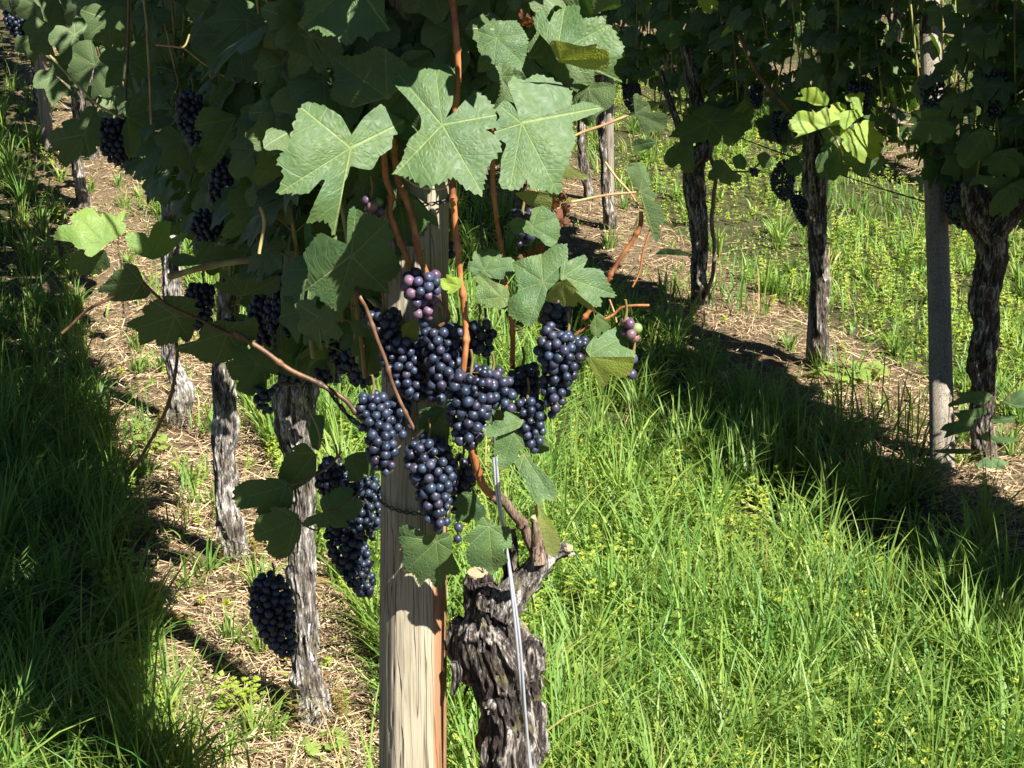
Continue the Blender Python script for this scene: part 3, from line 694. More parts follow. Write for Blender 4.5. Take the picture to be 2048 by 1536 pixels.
cane(ZA((1240, 700), (1245, 850), (1260, 1100), (1290, 1300)) + ZB((1300, 210), (1330, 350), (1345, 500), (1340, 660)), Yc + .03, 10)
cane(ZA((1200, -40), (1205, 90), (1215, 300), (1222, 500), (1240, 700)), Yc + .03, 9)
cane([(690, 520, 2.02)] + ZB((550, 270), (600, 370), (650, 520), (700, 640), (740, 740), (800, 880), (850, 980)), Yc - .01, 8, 'cane_brown')
cane(ZB((-80, 470), (60, 560), (200, 660), (350, 730), (480, 810), (545, 880), (680, 1000), (750, 1040), (800, 1080)), 2.02, 10.5, 'cane_brown')
cane(ZA((1820, 1440), (1885, 1330), (1940, 1250), (2000, 1150), (2010, 1080)) , Yc, 9)
cane(ZB((1690, 430), (1750, 350), (1820, 230), (1850, 190)), Yc, 9)
cane(ZB((1660, 490), (1760, 430), (1860, 380), (1920, 340), (2050, 342)), Yc - .01, 5.5, knots=False)
cane(ZB((1838, 310), (1862, 375), (1872, 420)), Yc, 4, 'petiole', False, name='tendril', k=6)
cane(ZA((2060, 1160), (2020, 1290), (2000, 1400), (1965, 1475)), Yc, 4, 'cane', False, k=6)
cane(ZA((1620, 722), (1700, 680), (1800, 640), (1900, 602), (1965, 578)), Yc, 5.5, 'petiole', False, name='petiole', k=8)
cane(ZA((1645, 1030), (1800, 1005), (1980, 983)), Yc, 5, 'petiole', False, name='petiole', k=8)
cane(ZA((1815, 825), (1880, 920), (1940, 990), (1985, 1060)), Yc, 4.5, 'petiole', False, name='petiole', k=8)
cane(ZD((860, 1410), (1000, 1385), (1150, 1350), (1330, 1330), (1580, 1342)) + [(700, 560, 2.15), (790, 640, 2.0)], 2.45, 13, 'cane_green')
cane(ZE((360, 490), (430, 430), (520, 350), (620, 290), (720, 240), (830, 190)), 2.55, 6, 'cane_brown', False, k=8)
cane(ZE((830, 190), (900, 250), (1000, 330), (1180, 410), (1330, 480), (1500, 560), (1650, 660), (1800, 760)), 2.5, 6.5, 'cane_brown', False, k=8)
cane(ZE((790, 1270), (860, 1160), (930, 1030), (1000, 850), (1030, 620), (1025, 520)), 2.6, 7, 'cane_brown', True, k=8)
cane(ZD((740, -30), (752, 200), (768, 400), (780, 640)), 2.7, 5.5, 'cane_green', k=8)
cane(ZD((660, -30), (650, 300), (643, 520)), 2.75, 5, 'cane_brown', k=8)
cane(ZD((250, 290), (400, 440), (500, 540), (640, 605)), 2.6, 5, 'cane_green', k=8)
cane(ZD((930, 230), (1020, 310), (1100, 370), (1200, 420)), 2.6, 4.5, 'cane_green', k=8)
cane(ZB((945, 250), (985, 330), (1010, 400), (965, 440)), Yc + .01, 8, 'cane_brown', k=8)
cane(ZD((1330, 1060), (1350, 1120), (1352, 1180), (1330, 1300)), 2.05, 7, 'petiole', False, k=8)
# tendrils
cane(ZA((770, 905), (830, 945), (900, 965), (990, 965), (1030, 930)), 1.93, 3.2, 'petiole', False, name='tendril', k=6)
cane(ZD((800, 230), (880, 235), (940, 235), (968, 170)), 2.15, 4, 'petiole', False, name='tendril', k=6)

# ---- traced leaves of the front vine: outline, joint, distance
L = traced_leaf
L(ZA((250,130),(290,60),(275,0),(280,-120),(400,-200),(560,-200),(680,-110),(690,60),(700,120),(730,165),(640,160),(600,205),(560,185),(520,215),(470,228),(440,185),(370,190),(350,150),(300,160)), ZA((530,-90))[0], 1.90, .1, -.35, parent=V1, rnd=.25, label='bright leaf cut by the top edge')
L(ZA((415,300),(455,280),(540,292),(600,255),(640,240),(700,260),(760,290),(820,335),(810,400),(795,445),(740,480),(710,512),(640,500),(560,505),(548,550),(500,545),(450,520),(415,500),(430,400)), ZA((700,500))[0], 1.93, -.5, .15, parent=V1, rnd=.6)
L(ZA((205,660),(240,560),(300,530),(380,545),(430,565),(470,600),(520,690),(590,590),(670,540),(740,585),(790,620),(780,680),(735,690),(720,760),(660,800),(620,862),(560,862),(515,850),(500,900),(470,960),(455,1090),(437,1190),(400,1150),(350,1135),(300,1128),(330,1040),(385,920),(350,925),(290,1000),(210,985),(138,992),(160,900),(165,850),(152,820),(190,740)), ZA((515,757))[0], 1.875, .35, -.35, .16, .13, parent=V1, rnd=.15, N=200, label='big pale blistered leaf left of the middle')
L(ZA((740,425),(800,355),(870,362),(900,345),(938,303),(1000,320),(1047,380),(1042,480),(1035,540),(995,610),(1080,550),(1150,460),(1210,500),(1245,560),(1250,650),(1212,663),(1262,705),(1270,765),(1230,850),(1205,900),(1177,992),(1100,950),(1040,905),(960,955),(880,950),(830,915),(738,885),(790,805),(812,715),(872,660),(872,590),(815,515)), ZA((985,640))[0], 1.87, .15, -.55, .10, .07, parent=V1, rnd=.1, N=200, label='large flat butterfly-shaped leaf hanging in the middle')
L(ZA((1322,440),(1350,400),(1400,412),(1470,375),(1540,390),(1600,430),(1650,470),(1660,545),(1720,512),(1787,560),(1740,590),(1700,610),(1645,630),(1655,700),(1640,760),(1620,830),(1600,900),(1590,990),(1530,975),(1440,975),(1412,915),(1390,970),(1330,960),(1270,960),(1285,880),(1292,800),(1310,740),(1265,700),(1250,640),(1280,600),(1262,560),(1300,505),(1345,540),(1372,585),(1350,500)), ZA((1392,632))[0], 1.90, .3, -.5, .12, .09, parent=V1, rnd=.12, N=200, label='large pale leaf right of the butterfly-shaped one')
L(ZA((1165,130),(1180,100),(1212,130),(1250,170),(1258,112),(1300,108),(1360,108),(1400,150),(1420,200),(1427,250),(1410,320),(1380,357),(1330,340),(1290,310),(1250,325),(1220,310),(1170,270),(1160,230),(1178,185)), ZA((1262,195))[0], 1.93, .1, -.4, parent=V1, rnd=.3)
L(ZA((1450,100),(1500,55),(1532,118),(1558,60),(1620,30),(1680,35),(1700,82),(1760,95),(1800,90),(1830,125),(1870,150),(1890,190),(1922,240),(1900,290),(1870,320),(1860,370),(1892,415),(1830,390),(1800,360),(1700,335),(1620,310),(1575,312),(1550,240),(1500,185),(1462,150)), ZA((1572,270))[0], 1.94, .1, -.45, parent=V1, rnd=.2, label='wide fan-like leaf at the top right of the vine')
L(ZA((1535,215),(1620,228),(1700,240),(1790,222),(1812,270),(1815,357),(1700,348),(1640,330),(1580,318)), ZA((1590,310))[0], 1.915, .1, .9, .05, .05, 'leaf_yellow', V1, .3, back=True, N=80)
L(ZA((780,250),(830,222),(900,228),(918,270),(905,300),(860,330),(820,340),(790,330),(800,290)), ZA((850,330))[0], 1.97, .1, -.35, parent=V1, rnd=.2, N=80)
L(ZA((285,1300),(350,1190),(420,1220),(495,1250),(500,1110),(522,1052),(600,1100),(680,1130),(740,1210),(700,1250),(740,1310),(775,1370),(740,1420),(700,1440),(705,1500),(640,1480),(590,1480),(560,1470),(520,1530),(470,1590),(412,1580),(370,1530),(330,1500),(290,1470),(300,1420),(290,1360)), ZA((520,1312))[0], 1.94, .2, .25, .15, .1, parent=V1, rnd=.75, N=180, label='dark shaded leaf below the big pale blistered one')
L(ZA((1325,1140),(1360,1112),(1400,1120),(1432,1135),(1440,1070),(1500,1060),(1560,1090),(1590,1140),(1580,1200),(1560,1250),(1520,1260),(1480,1220),(1440,1205),(1400,1190),(1360,1200),(1340,1180)), ZA((1445,1160))[0], 1.94, 0, -.35, .1, parent=V1, rnd=.25, N=90)
L(ZA((1118,1360),(1150,1300),(1210,1275),(1270,1290),(1330,1320),(1357,1360),(1340,1410),(1290,1430),(1230,1420),(1190,1402),(1130,1412)), ZA((1200,1385))[0], 1.93, 0, -.3, .15, parent=V1, rnd=.3, N=90)
L(ZB((1150,205),(1180,168),(1220,200),(1260,220),(1310,240),(1335,290),(1310,350),(1250,345),(1200,342),(1170,312),(1165,260)), ZB((1290,290))[0], 1.915, 0, -.2, .2, .1, 'leaf_spotted', V1, .2, N=90)
L(ZB((1330,300),(1372,262),(1360,170),(1350,120),(1420,90),(1500,70),(1560,28),(1620,30),(1627,100),(1600,170),(1562,222),(1520,262),(1510,310),(1490,350),(1470,400),(1440,443),(1400,430),(1350,400),(1328,360)), ZB((1500,215))[0], 1.90, -.15, -.45, .12, parent=V1, rnd=.1, N=150)
L(ZB((1595,130),(1660,100),(1712,82),(1730,130),(1790,160),(1820,210),(1858,290),(1820,322),(1760,332),(1700,290),(1640,240),(1590,200)), ZB((1605,185))[0], 1.90, .3, -.4, .12, parent=V1, rnd=.3, N=130)
L(ZB((1520,300),(1562,225),(1620,200),(1680,260),(1740,325),(1772,372),(1700,335),(1600,322)), ZB((1605,215))[0], 1.885, .1, .9, .02, .05, 'leaf_yellow', V1, .7, back=True, N=80)
L(ZB((1720,560),(1760,500),(1830,470),(1900,445),(1940,480),(1962,560),(1950,610),(1880,605),(1800,600),(1740,595)), ZB((1740,585))[0], 1.90, .1, -.6, .1, parent=V1, rnd=.1, N=100)
L(ZB((1718,600),(1800,612),(1900,605),(1962,600),(1920,680),(1850,715),(1790,737),(1750,660)), ZB((1740,600))[0], 1.88, .1, .3, .05, .05, 'leaf_yellow', V1, .2, N=90)
L(ZB((1740,440),(1780,370),(1820,400),(1840,450),(1800,490),(1760,480)), ZB((1770,385))[0], 1.93, .1, .1, mat='leaf_spotted', parent=V1, N=60)
L(ZB((1200,960),(1250,925),(1300,922),(1312,880),(1360,900),(1402,930),(1380,960),(1300,992),(1230,1002)), ZB((1390,935))[0], 1.88, .1, -.6, .05, parent=V1, rnd=.15, N=90)
L(ZB((1258,1050),(1280,1000),(1340,980),(1390,1012),(1402,1060),(1360,1110),(1310,1162),(1280,1170),(1260,1110)), ZB((1350,985))[0], 1.88, .2, -.2, .1, parent=V1, rnd=.25, N=90)
L(ZB((1358,1130),(1420,1080),(1452,1150),(1520,1200),(1582,1270),(1540,1310),(1492,1300),(1470,1335),(1430,1280),(1400,1222),(1370,1162)), ZB((1405,1100))[0], 1.885, 0, -.5, .1, parent=V1, rnd=.05, N=110)
L(ZC((820,310),(860,290),(920,320),(958,345),(1060,330),(1082,380),(1090,440),(1128,525),(1100,545),(1060,545),(1045,600),(1000,615),(962,570),(922,602),(890,550),(840,530),(835,480),(842,430),(820,370)), ZC((1005,375))[0], 1.93, .15, .2, .2, .1, parent=V1, rnd=.6, N=150, label='drooping shaded leaf under the lowest bunch')
L(ZC((1150,350),(1200,312),(1240,250),(1290,270),(1340,312),(1380,300),(1387,400),(1350,420),(1370,470),(1332,500),(1290,540),(1240,510),(1180,490),(1150,440),(1180,390)), ZC((1275,300))[0], 1.90, .2, -.2, .2, .2, parent=V1, rnd=.35, N=130)
L(ZC((1508,200),(1545,168),(1550,250),(1592,310),(1642,350),(1640,400),(1600,427),(1560,400),(1545,330),(1520,260)), ZC((1530,185))[0], 1.89, .5, .1, .1, mat='leaf_yellow', parent=V1, rnd=.6, N=90, back=True)
L(ZC((80,320),(100,250),(160,202),(240,210),(300,240),(312,330),(280,420),(200,462),(150,420),(90,380)), ZC((290,260))[0], 2.20, .2, .2, .2, parent=V1, rnd=.5)
L(ZC((330,290),(350,250),(430,240),(410,170),(470,120),(540,110),(600,130),(622,190),(590,252),(540,290),(480,302),(420,300)), ZC((440,220))[0], 2.19, 0, -.15, .2, parent=V1, rnd=.6)
L(ZC((-5,150),(0,100),(60,60),(150,50),(230,60),(270,110),(260,190),(200,210),(100,230),(20,202)), ZC((240,90))[0], 2.22, .1, .1, .2, parent=V1, rnd=.5)
L(ZB((488,1120),(540,1088),(600,1088),(642,1140),(632,1200),(560,1232),(500,1222)), ZB((520,1110))[0], 2.20, .1, .1, .2, parent=V1, rnd=.6, N=90)
L(ZB((200,1080),(280,1040),(342,1100),(332,1200),(240,1262),(160,1282),(158,1180)), ZB((330,1090))[0], 2.23, .1, .2, .2, parent=V1, rnd=.5, N=100)
L(ZB((300,930),(340,900),(380,920),(372,1010),(350,1080),(320,1060),(305,1000)), ZB((360,1060))[0], 2.24, .5, 0, .2, parent=V1, rnd=.5, N=80)
L(ZC((1100,180),(1140,122),(1200,130),(1250,200),(1242,260),(1180,272),(1110,240)), ZC((1170,140))[0], 1.96, .1, .1, .2, parent=V1, rnd=.8, N=90)
L(ZB((930,960),(980,900),(1000,860),(1020,900),(1018,1060),(960,1050),(935,1010)), ZB((1000,930))[0], 1.93, .1, .1, .2, parent=V1, rnd=.4, N=80)
L(ZB((865,940),(880,870),(960,850),(1000,870),(960,960),(930,1010),(890,1000)), ZB((960,880))[0], 1.95, .1, .1, .2, parent=V1, rnd=.7, N=80)
L(ZB((1210,900),(1240,870),(1330,880),(1400,900),(1440,1000),(1510,1010),(1520,1060),(1440,1080),(1340,990),(1260,960)), ZB((1300,910))[0], 1.97, .1, .1, .2, parent=V1, rnd=.7, N=80)
L(ZA((1360,990),(1420,975),(1500,985),(1590,990),(1592,1050),(1500,1060),(1430,1050),(1380,1010)), ZA((1400,990))[0], 1.95, 0, .5, .1, mat='leaf_yellow', parent=V1, rnd=.8, N=90, back=True)
L(ZA((1570,810),(1600,780),(1640,850),(1722,893),(1700,920),(1640,915),(1600,900)), ZA((1600,820))[0], 1.93, .3, .3, .1, mat='leaf_yellow', parent=V1, rnd=.7, N=70, back=True)
L(ZA((805,1000),(850,1020),(900,1070),(940,1100),(955,1150),(900,1130),(850,1120),(820,1060)), ZA((850,1030))[0], 1.96, .2, .2, .1, parent=V1, rnd=.7, N=70)
L(ZA((280,1160),(300,1130),(320,1180),(300,1230),(330,1240),(420,1200),(440,1230),(330,1260),(285,1240)), ZA((310,1200))[0], 1.97, .1, -.3, .1, parent=V1, rnd=.1, N=70)
L(ZB((985,200),(1010,180),(1040,195),(1080,190),(1085,235),(1050,265),(1010,270),(985,240)), ZB((1075,235))[0], 1.90, .1, -.2, .1, mat='leaf_young', parent=V1, rnd=.8, N=70, label='small lime-yellow leaf beside the pinkish bunch')
L(ZA((700,1000),(760,960),(850,1010),(900,1080),(880,1180),(850,1230),(880,1300),(850,1390),(780,1400),(740,1320),(760,1240),(700,1180),(720,1100)), ZA((760,1010))[0], 1.985, .1, .3, .2, parent=V1, rnd=.8)
L(ZA((560,880),(640,870),(720,900),(740,980),(700,1060),(640,1080),(580,1050),(540,960)), ZA((640,890))[0], 1.99, .1, .3, .2, parent=V1, rnd=.8)
L(ZB((480,60),(600,0),(760,40),(800,130),(760,230),(640,300),(560,250),(480,180)), ZB((640,30))[0], 2.02, .1, .3, .2, parent=V1, rnd=.8)
L(ZB((560,470),(640,440),(720,500),(700,620),(620,680),(560,640),(520,560)), ZB((640,460))[0], 2.05, .1, .3, .2, parent=V1, rnd=.8)
L(ZB((940,560),(1000,500),(1080,560),(1090,660),(1010,700),(940,660)), ZB((1000,510))[0], 2.0, .1, .3, .2, parent=V1, rnd=.9)
L(ZB((780,440),(840,400),(870,450),(850,520),(790,510)), ZB((840,410))[0], 1.96, .1, .1, .2, .1, 'leaf_yellow', V1, rnd=.9)
L(ZB((600,400),(520,420),(530,480),(580,500),(640,470)), ZB((600,410))[0], 2.0, .1, .3, .2, parent=V1, rnd=.9)
cane(ZC((290, 260), (340, 300), (400, 320), (420, 280), (400, 340)), 2.2, 4, 'cane_brown', False, name='petiole', k=6)
cane(ZB((360, 1060), (355, 980), (300, 860), (250, 730)), 2.15, 4, 'cane_green', False, name='petiole', k=6)
cane(ZC((240, 90), (330, 60), (450, 0), (520, -80)), 2.15, 4.5, 'cane_brown', False, name='petiole', k=6)
cane(ZC((440, 220), (520, 200), (640, 100)), 2.15, 4, 'cane_brown', False, name='petiole', k=6)
# left side, mostly in shade
L(ZD((1010,620),(1062,540),(1120,560),(1200,590),(1217,650),(1180,720),(1150,800),(1062,870),(1020,830),(1042,750),(1010,690)), ZD((1203,605))[0], 2.58, .1, .2, .2, parent=V1, rnd=.6)
L(ZD((1080,520),(1100,420),(1150,350),(1200,340),(1260,380),(1300,470),(1290,560),(1230,600),(1150,590)), ZD((1205,590))[0], 2.62, .1, .2, .2, parent=V1, rnd=.7)
L(ZD((270,700),(310,640),(400,600),(450,560),(512,560),(505,680),(512,760),(440,800),(380,810),(342,850),(300,790)), ZD((430,690))[0], 2.85, .2, .1, .2, parent=V1, rnd=.5, back=True)
L(ZD((622,680),(650,600),(640,530),(700,500),(750,520),(740,600),(720,700),(690,780),(650,790)), ZD((650,600))[0], 2.80, .3, .1, .2, parent=V1, rnd=.6)
L(ZD((480,200),(520,150),(590,145),(650,180),(640,230),(560,235)), ZD((560,160))[0], 2.80, .2, .5, .2, parent=V1, rnd=.6, back=True)
L(ZD((280,1215),(330,1150),(390,1100),(460,1080),(540,1090),(592,1120),(632,1082),(642,1140),(620,1200),(560,1240),(470,1312),(400,1270),(380,1240),(310,1230)), ZD((530,1240))[0], 2.55, .3, -.55, .1, mat='leaf_mid', parent=V1, rnd=.4, label='bright leaf catching the sun at the far left end of the shoot')
L(ZD((620,1230),(680,1200),(760,1190),(800,1150),(870,1140),(872,1200),(950,1200),(900,1260),(840,1310),(780,1330),(700,1300)), ZD((770,1320))[0], 2.58, .2, -.3, .1, mat='leaf_mid', parent=V1, rnd=.8)
L(ZD((355,1390),(400,1285),(480,1310),(545,1300),(562,1360),(480,1392)), ZD((540,1280))[0], 2.56, .2, .5, .1, parent=V1, rnd=.4, back=True)
L(ZE((565,250),(640,172),(720,90),(800,100),(842,180),(882,230),(860,270),(780,290),(680,292),(600,270)), ZE((830,190))[0], 2.54, .2, .5, .15, parent=V1, rnd=.5, back=True)
L(ZE((760,430),(850,340),(960,280),(1060,275),(1150,300),(1162,360),(1140,400),(1130,460),(1100,530),(1000,540),(880,560),(830,540),(830,470)), ZE((1025,385))[0], 2.52, .1, .5, .12, parent=V1, rnd=.45, back=True, label='shaded leaf seen from below with a torn hole, lower left')
L(ZE((1030,560),(1160,530),(1190,440),(1280,410),(1350,420),(1430,412),(1490,390),(1520,440),(1500,510),(1440,560),(1380,620),(1310,662),(1200,650),(1120,612),(1040,600)), ZE((1330,482))[0], 2.51, .1, .5, .15, parent=V1, rnd=.55, back=True)
L(ZE((1330,650),(1400,572),(1480,560),(1540,600),(1612,640),(1622,720),(1560,760),(1530,820),(1470,850),(1390,800),(1360,740)), ZE((1505,670))[0], 2.50, .1, .2, .15, parent=V1, rnd=.6)
L(ZE((1260,210),(1320,150),(1400,180),(1500,170),(1622,165),(1602,250),(1500,262),(1400,270),(1320,250)), ZE((1430,265))[0], 2.53, 0, .6, .1, parent=V1, rnd=.45, back=True)
L(ZE((1620,500),(1640,450),(1680,520),(1760,560),(1850,540),(1912,620),(1880,720),(1780,740),(1680,720),(1620,640)), ZE((1650,600))[0], 2.55, .1, .4, .15, parent=V1, rnd=.7, back=True)
L(ZE((1000,60),(1080,20),(1150,40),(1180,-40),(1260,-30),(1380,20),(1380,60),(1200,80),(1060,95)), ZE((1180,60))[0], 2.56, .1, .1, .15, parent=V1, rnd=.4)
L(ZK((1270,600),(1330,480),(1420,400),(1560,340),(1680,320),(1850,300),(1900,420),(1830,520),(1740,560),(1500,600),(1400,640)), ZK((1625,345))[0], 2.37, .1, .2, .2, parent=V1, rnd=.65)
L(ZK((1330,400),(1360,100),(1500,-60),(1700,-120),(1850,60),(1850,220),(1700,330),(1500,400)), ZK((1640,320))[0], 2.45, .1, .2, .2, parent=V1, rnd=.6)
# leaves reaching out to the right
L(ZH((850,220),(890,200),(1000,290),(1045,380),(1165,375),(1175,480),(1130,560),(1085,580),(1020,620),(960,600),(930,500),(870,410),(865,300)), ZH((868,395))[0], 1.95, .3, .4, .05, .05, mat='leaf', parent=V1, rnd=.0, back=True, N=100)
L(ZH((860,700),(900,650),(960,665),(1040,640),(1090,690),(1040,740),(950,780),(880,770)), ZH((1080,680))[0], 1.97, .1, .3, .1, parent=V1, rnd=.6, N=70)
L(ZH((755,930),(830,950),(890,910),(960,1060),(1040,1190),(1085,1215),(1060,1290),(1010,1310),(950,1230),(870,1130),(800,1010)), ZH((920,1195))[0], 1.93, .8, .2, .1, mat='leaf', parent=V1, rnd=.1, back=True, N=90)
L(ZH((930,1220),(1010,1330),(1100,1320),(1150,1420),(1150,1600),(1070,1670),(1030,1600),(1000,1450),(950,1300)), ZH((930,1215))[0], 1.93, .6, .2, .1, mat='leaf', parent=V1, rnd=.2, back=True, N=90)
L(ZH((900,920),(950,900),(1000,1000),(1020,1110),(990,1140),(950,1060),(910,980)), ZH((960,1100))[0], 1.95, .8, -.1, .1, parent=V1, rnd=.1, N=60)
L(ZL((495,495),(560,450),(640,455),(720,450),(770,510),(700,480),(620,485),(540,505)), ZL((500,492))[0], 1.95, 0, .6, .1, parent=V1, rnd=.3, N=60)
# dry curled leaf bits beside the right leaf
for j, (px, py) in enumerate(((1122, 395), (1132, 415), (1118, 428), (1128, 440), (1105, 405), (1060, 505), (1075, 500), (1050, 515), (1048, 32), (1052, 45))):
    a = rng.uniform(0, 6, 7); L([(px + math.cos(t_) * rr_, py + math.sin(t_) * rr_) for t_, rr_ in zip(np.linspace(0, 6.28, 8)[:-1], rng.uniform(5, 17, 7))], (px + 2, py), 1.96, rng.uniform(-1, 1), rng.uniform(-1, 1), .5, .5, 'leaf_dry', V1, N=40, rings=6)

# ---------------------------------------------------------------- bunches of the front vine
G = 'ripe grape bunches on the front vine'
b_ = bunch
b_([(846, 548, 42), (843, 575, 44), (848, 605, 34), (845, 632, 24), (843, 650, 12)], 1.93, 'loose pinkish-purple bunch with one pale green berry, highest of the front bunches', G, [UNRIPE[2], UNRIPE[4], UNRIPE[0], DARK[0], UNRIPE[2], UNRIPE[4], UNRIPE[1]], nmax=48, r0=.0068)
b_([(765, 625, 36), (766, 645, 40), (770, 665, 30)], 1.98, 'dark bunch half hidden left of the loose pinkish bunch', G, nmax=50)
b_([(800, 665, 45), (800, 700, 48), (806, 740, 42), (828, 775, 32), (838, 800, 20)], 1.985, 'wide dark bunch below the pinkish one, partly sunlit low down', G, nmax=95)
b_([(878, 660, 40), (880, 695, 42), (888, 740, 40), (880, 775, 34), (872, 800, 20)], 1.97, 'dark bunch behind the orange cane, two pale berries near its top', G, nmax=95)
b_([(958, 650, 30), (965, 680, 32), (968, 705, 20)], 1.985, 'short shaded bunch just right of the orange cane', G, nmax=40)
b_([(942, 745, 46), (945, 775, 54), (936, 810, 48), (938, 850, 44), (938, 880, 32), (940, 893, 14)], 1.90, 'big plump blue-black bunch hanging at the very centre', G, nmax=100, r0=.0068)
b_([(985, 752, 28), (1000, 775, 34), (1010, 800, 32), (1030, 815, 20)], 1.915, 'shoulder cluster joined to the right of the central plump bunch', G, nmax=50, r0=.0068)
b_([(1045, 738, 34), (1050, 765, 38), (1048, 790, 34)], 1.975, 'dim cluster between the central and the right-hand bunches', G, nmax=50)
b_([(1055, 800, 30), (1062, 830, 34), (1065, 860, 32), (1068, 885, 24), (1070, 900, 10)], 1.925, 'tapering bunch with its tip beside the small pale leaf pair', G, nmax=70)
b_([(1115, 612, 34), (1112, 635, 36), (1110, 660, 30)], 1.955, 'cluster tucked under the overhanging leaf at the upper right', G, nmax=50)
b_([(1135, 670, 50), (1122, 700, 58), (1120, 735, 44), (1112, 765, 36), (1108, 800, 30), (1108, 828, 16)], 1.92, 'long sunlit bunch at the right with one reddish berry', G, nmax=100, cols=DARK * 4 + [UNRIPE[0]])
b_([(745, 795, 32), (748, 820, 40), (750, 850, 38), (762, 880, 36), (765, 910, 34), (775, 935, 22), (776, 950, 10)], 1.90, 'long lit bunch hanging left of the post', G, nmax=100)
b_([(858, 880, 36), (858, 915, 56), (865, 950, 52), (866, 985, 44), (872, 1015, 36), (876, 1040, 30), (878, 1058, 14)], 1.92, 'lowest middle bunch on the post, its tip brightly lit', G, nmax=100, r0=.0068)
b_([(1250, 645, 20), (1262, 662, 24), (1266, 680, 14)], 1.92, 'tiny unripe cluster of green and pink berries at the far right of the vine', G, GREENS, nmax=14, r0=.0066)
b_([(1266, 708, 10), (1262, 728, 16), (1260, 748, 14)], 1.93, 'tiny purple cluster below the unripe green and pink one', G, [UNRIPE[2], UNRIPE[4]], nmax=12, r0=.0066)
b_([(742, 398, 20), (750, 420, 26), (762, 445, 14)], 1.96, 'few unripe green and pink berries beside the orange canes', G, GREENS, nmax=16, r0=.0066)
b_([(1045, 425, 28), (1050, 455, 30), (1040, 490, 18)], 2.0, 'small dark cluster behind the pale little leaf with one pink berry', G, DARK * 2 + [UNRIPE[1]], nmax=30, r0=.0068)
b_([(900, 478, 8), (902, 495, 10), (902, 512, 7)], 2.1, 'sliver of blue berries showing between post and orange cane', G, nmax=8)
b_([(690, 1050, 36), (690, 1075, 46), (700, 1105, 42), (715, 1140, 36), (728, 1175, 26), (735, 1193, 10)], 2.35, 'dark slanting bunch left of the post with glossy right side', G, nmax=100)
b_([(546, 1160, 34), (540, 1185, 46), (548, 1225, 50), (556, 1260, 40), (572, 1295, 28), (578, 1312, 12)], 2.33, 'black shaded bunch hanging lowest at the left before a trunk', G, nmax=100, cols=DARK)
b_([(672, 925, 30), (665, 950, 38), (660, 975, 30), (670, 1000, 14)], 2.35, 'dark bunch above the round leaves left of the post', G, nmax=60)
b_([(720, 960, 40), (725, 1000, 44), (728, 1040, 40), (735, 1075, 20)], 2.3, 'black bunch deep in the shade against the left side of the post', G, nmax=70, parts=False)
b_([(600, 560, 50), (590, 600, 60), (575, 640, 50), (570, 680, 28)], 2.6, 'black bunch in deep shade left of the shaded dark leaf', G, nmax=100)
b_([(680, 600, 50), (690, 650, 58), (700, 700, 50), (705, 745, 30)], 2.45, 'black bunch in deep shade right below the shaded dark leaf', G, nmax=100)
b_([(540, 590, 30), (530, 620, 36), (525, 655, 30), (530, 690, 16)], 2.7, 'leftmost black bunch in the shaded group below the long shoot', G, nmax=60)
b_([(385, 190, 24), (378, 215, 30), (382, 250, 28), (390, 285, 16)], 2.9, 'bluish shaded bunch high at the left behind a dark leaf', G, nmax=70)
b_([(232, 240, 34), (232, 265, 42), (235, 300, 34), (250, 322, 16)], 3.0, 'black bunch among dark leaves left of the bluish bunch', G, nmax=90, parts=False)
b_([(445, 320, 18), (445, 345, 26), (440, 380, 26), (440, 412, 18)], 2.95, 'dark bunch with a few pale sunlit berries below the bluish one', G, nmax=60)
b_([(425, 430, 30), (415, 455, 38), (425, 478, 24)], 3.1, 'shaded cluster under the thick dark arm at the left', G, nmax=60)
b_([(405, 575, 30), (398, 610, 34), (405, 650, 22), (402, 665, 10)], 3.1, 'dark bunch hanging between the two left trunks', G, nmax=70, parts=False)
b_([(40, 5, 32), (40, 40, 34), (50, 75, 20)], 4.6, 'black bunch in the top left corner', G, nmax=70, parts=False)
b_([(530, 780, 24), (525, 800, 22), (540, 830, 12)], 2.5, 'small black cluster in front of the thick trunk head', G, nmax=40, parts=False)
for (ax, Y_, lab) in (([(915, 660, 34), (915, 700, 38), (925, 735, 26)], 2.0, 'shaded cluster filling the gap behind the orange cane above the plump bunch'),
                  ([(790, 800, 30), (800, 835, 34), (812, 865, 22)], 2.0, 'dark cluster pressed to the post between the left lit bunch and the plump one'),
                  ([(640, 620, 40), (640, 665, 46), (640, 710, 30)], 2.6, 'black bunch in the deep shade just above the thick trunk head'),
                  ([(590, 700, 40), (585, 735, 44), (580, 765, 26)], 2.7, 'black bunch resting against the left of the thick trunk head'),
                  ([(720, 690, 40), (725, 730, 44), (722, 765, 24)], 2.3, 'black bunch in deep shade just left of the wide dark bunch'),
                  ([(655, 740, 30), (660, 765, 26)], 2.55, 'small black cluster over the top of the thick trunk head'),
                  ([(470, 640, 26), (466, 665, 26)], 3.0, 'small black cluster before the bowed trunk'),
                  ([(735, 590, 32), (740, 620, 30), (745, 655, 20)], 2.1, 'black cluster just under the tip of the shaded dark leaf'),
                  ([(925, 920, 30), (925, 950, 34), (918, 985, 26), (915, 1090, 10)], 2.02, 'black trailing bunch in shade behind the lowest middle bunch')):
    bunch(ax, Y_, lab, G, parts=False, r0=.0067)
G2 = 'dark grape bunches on the right row'
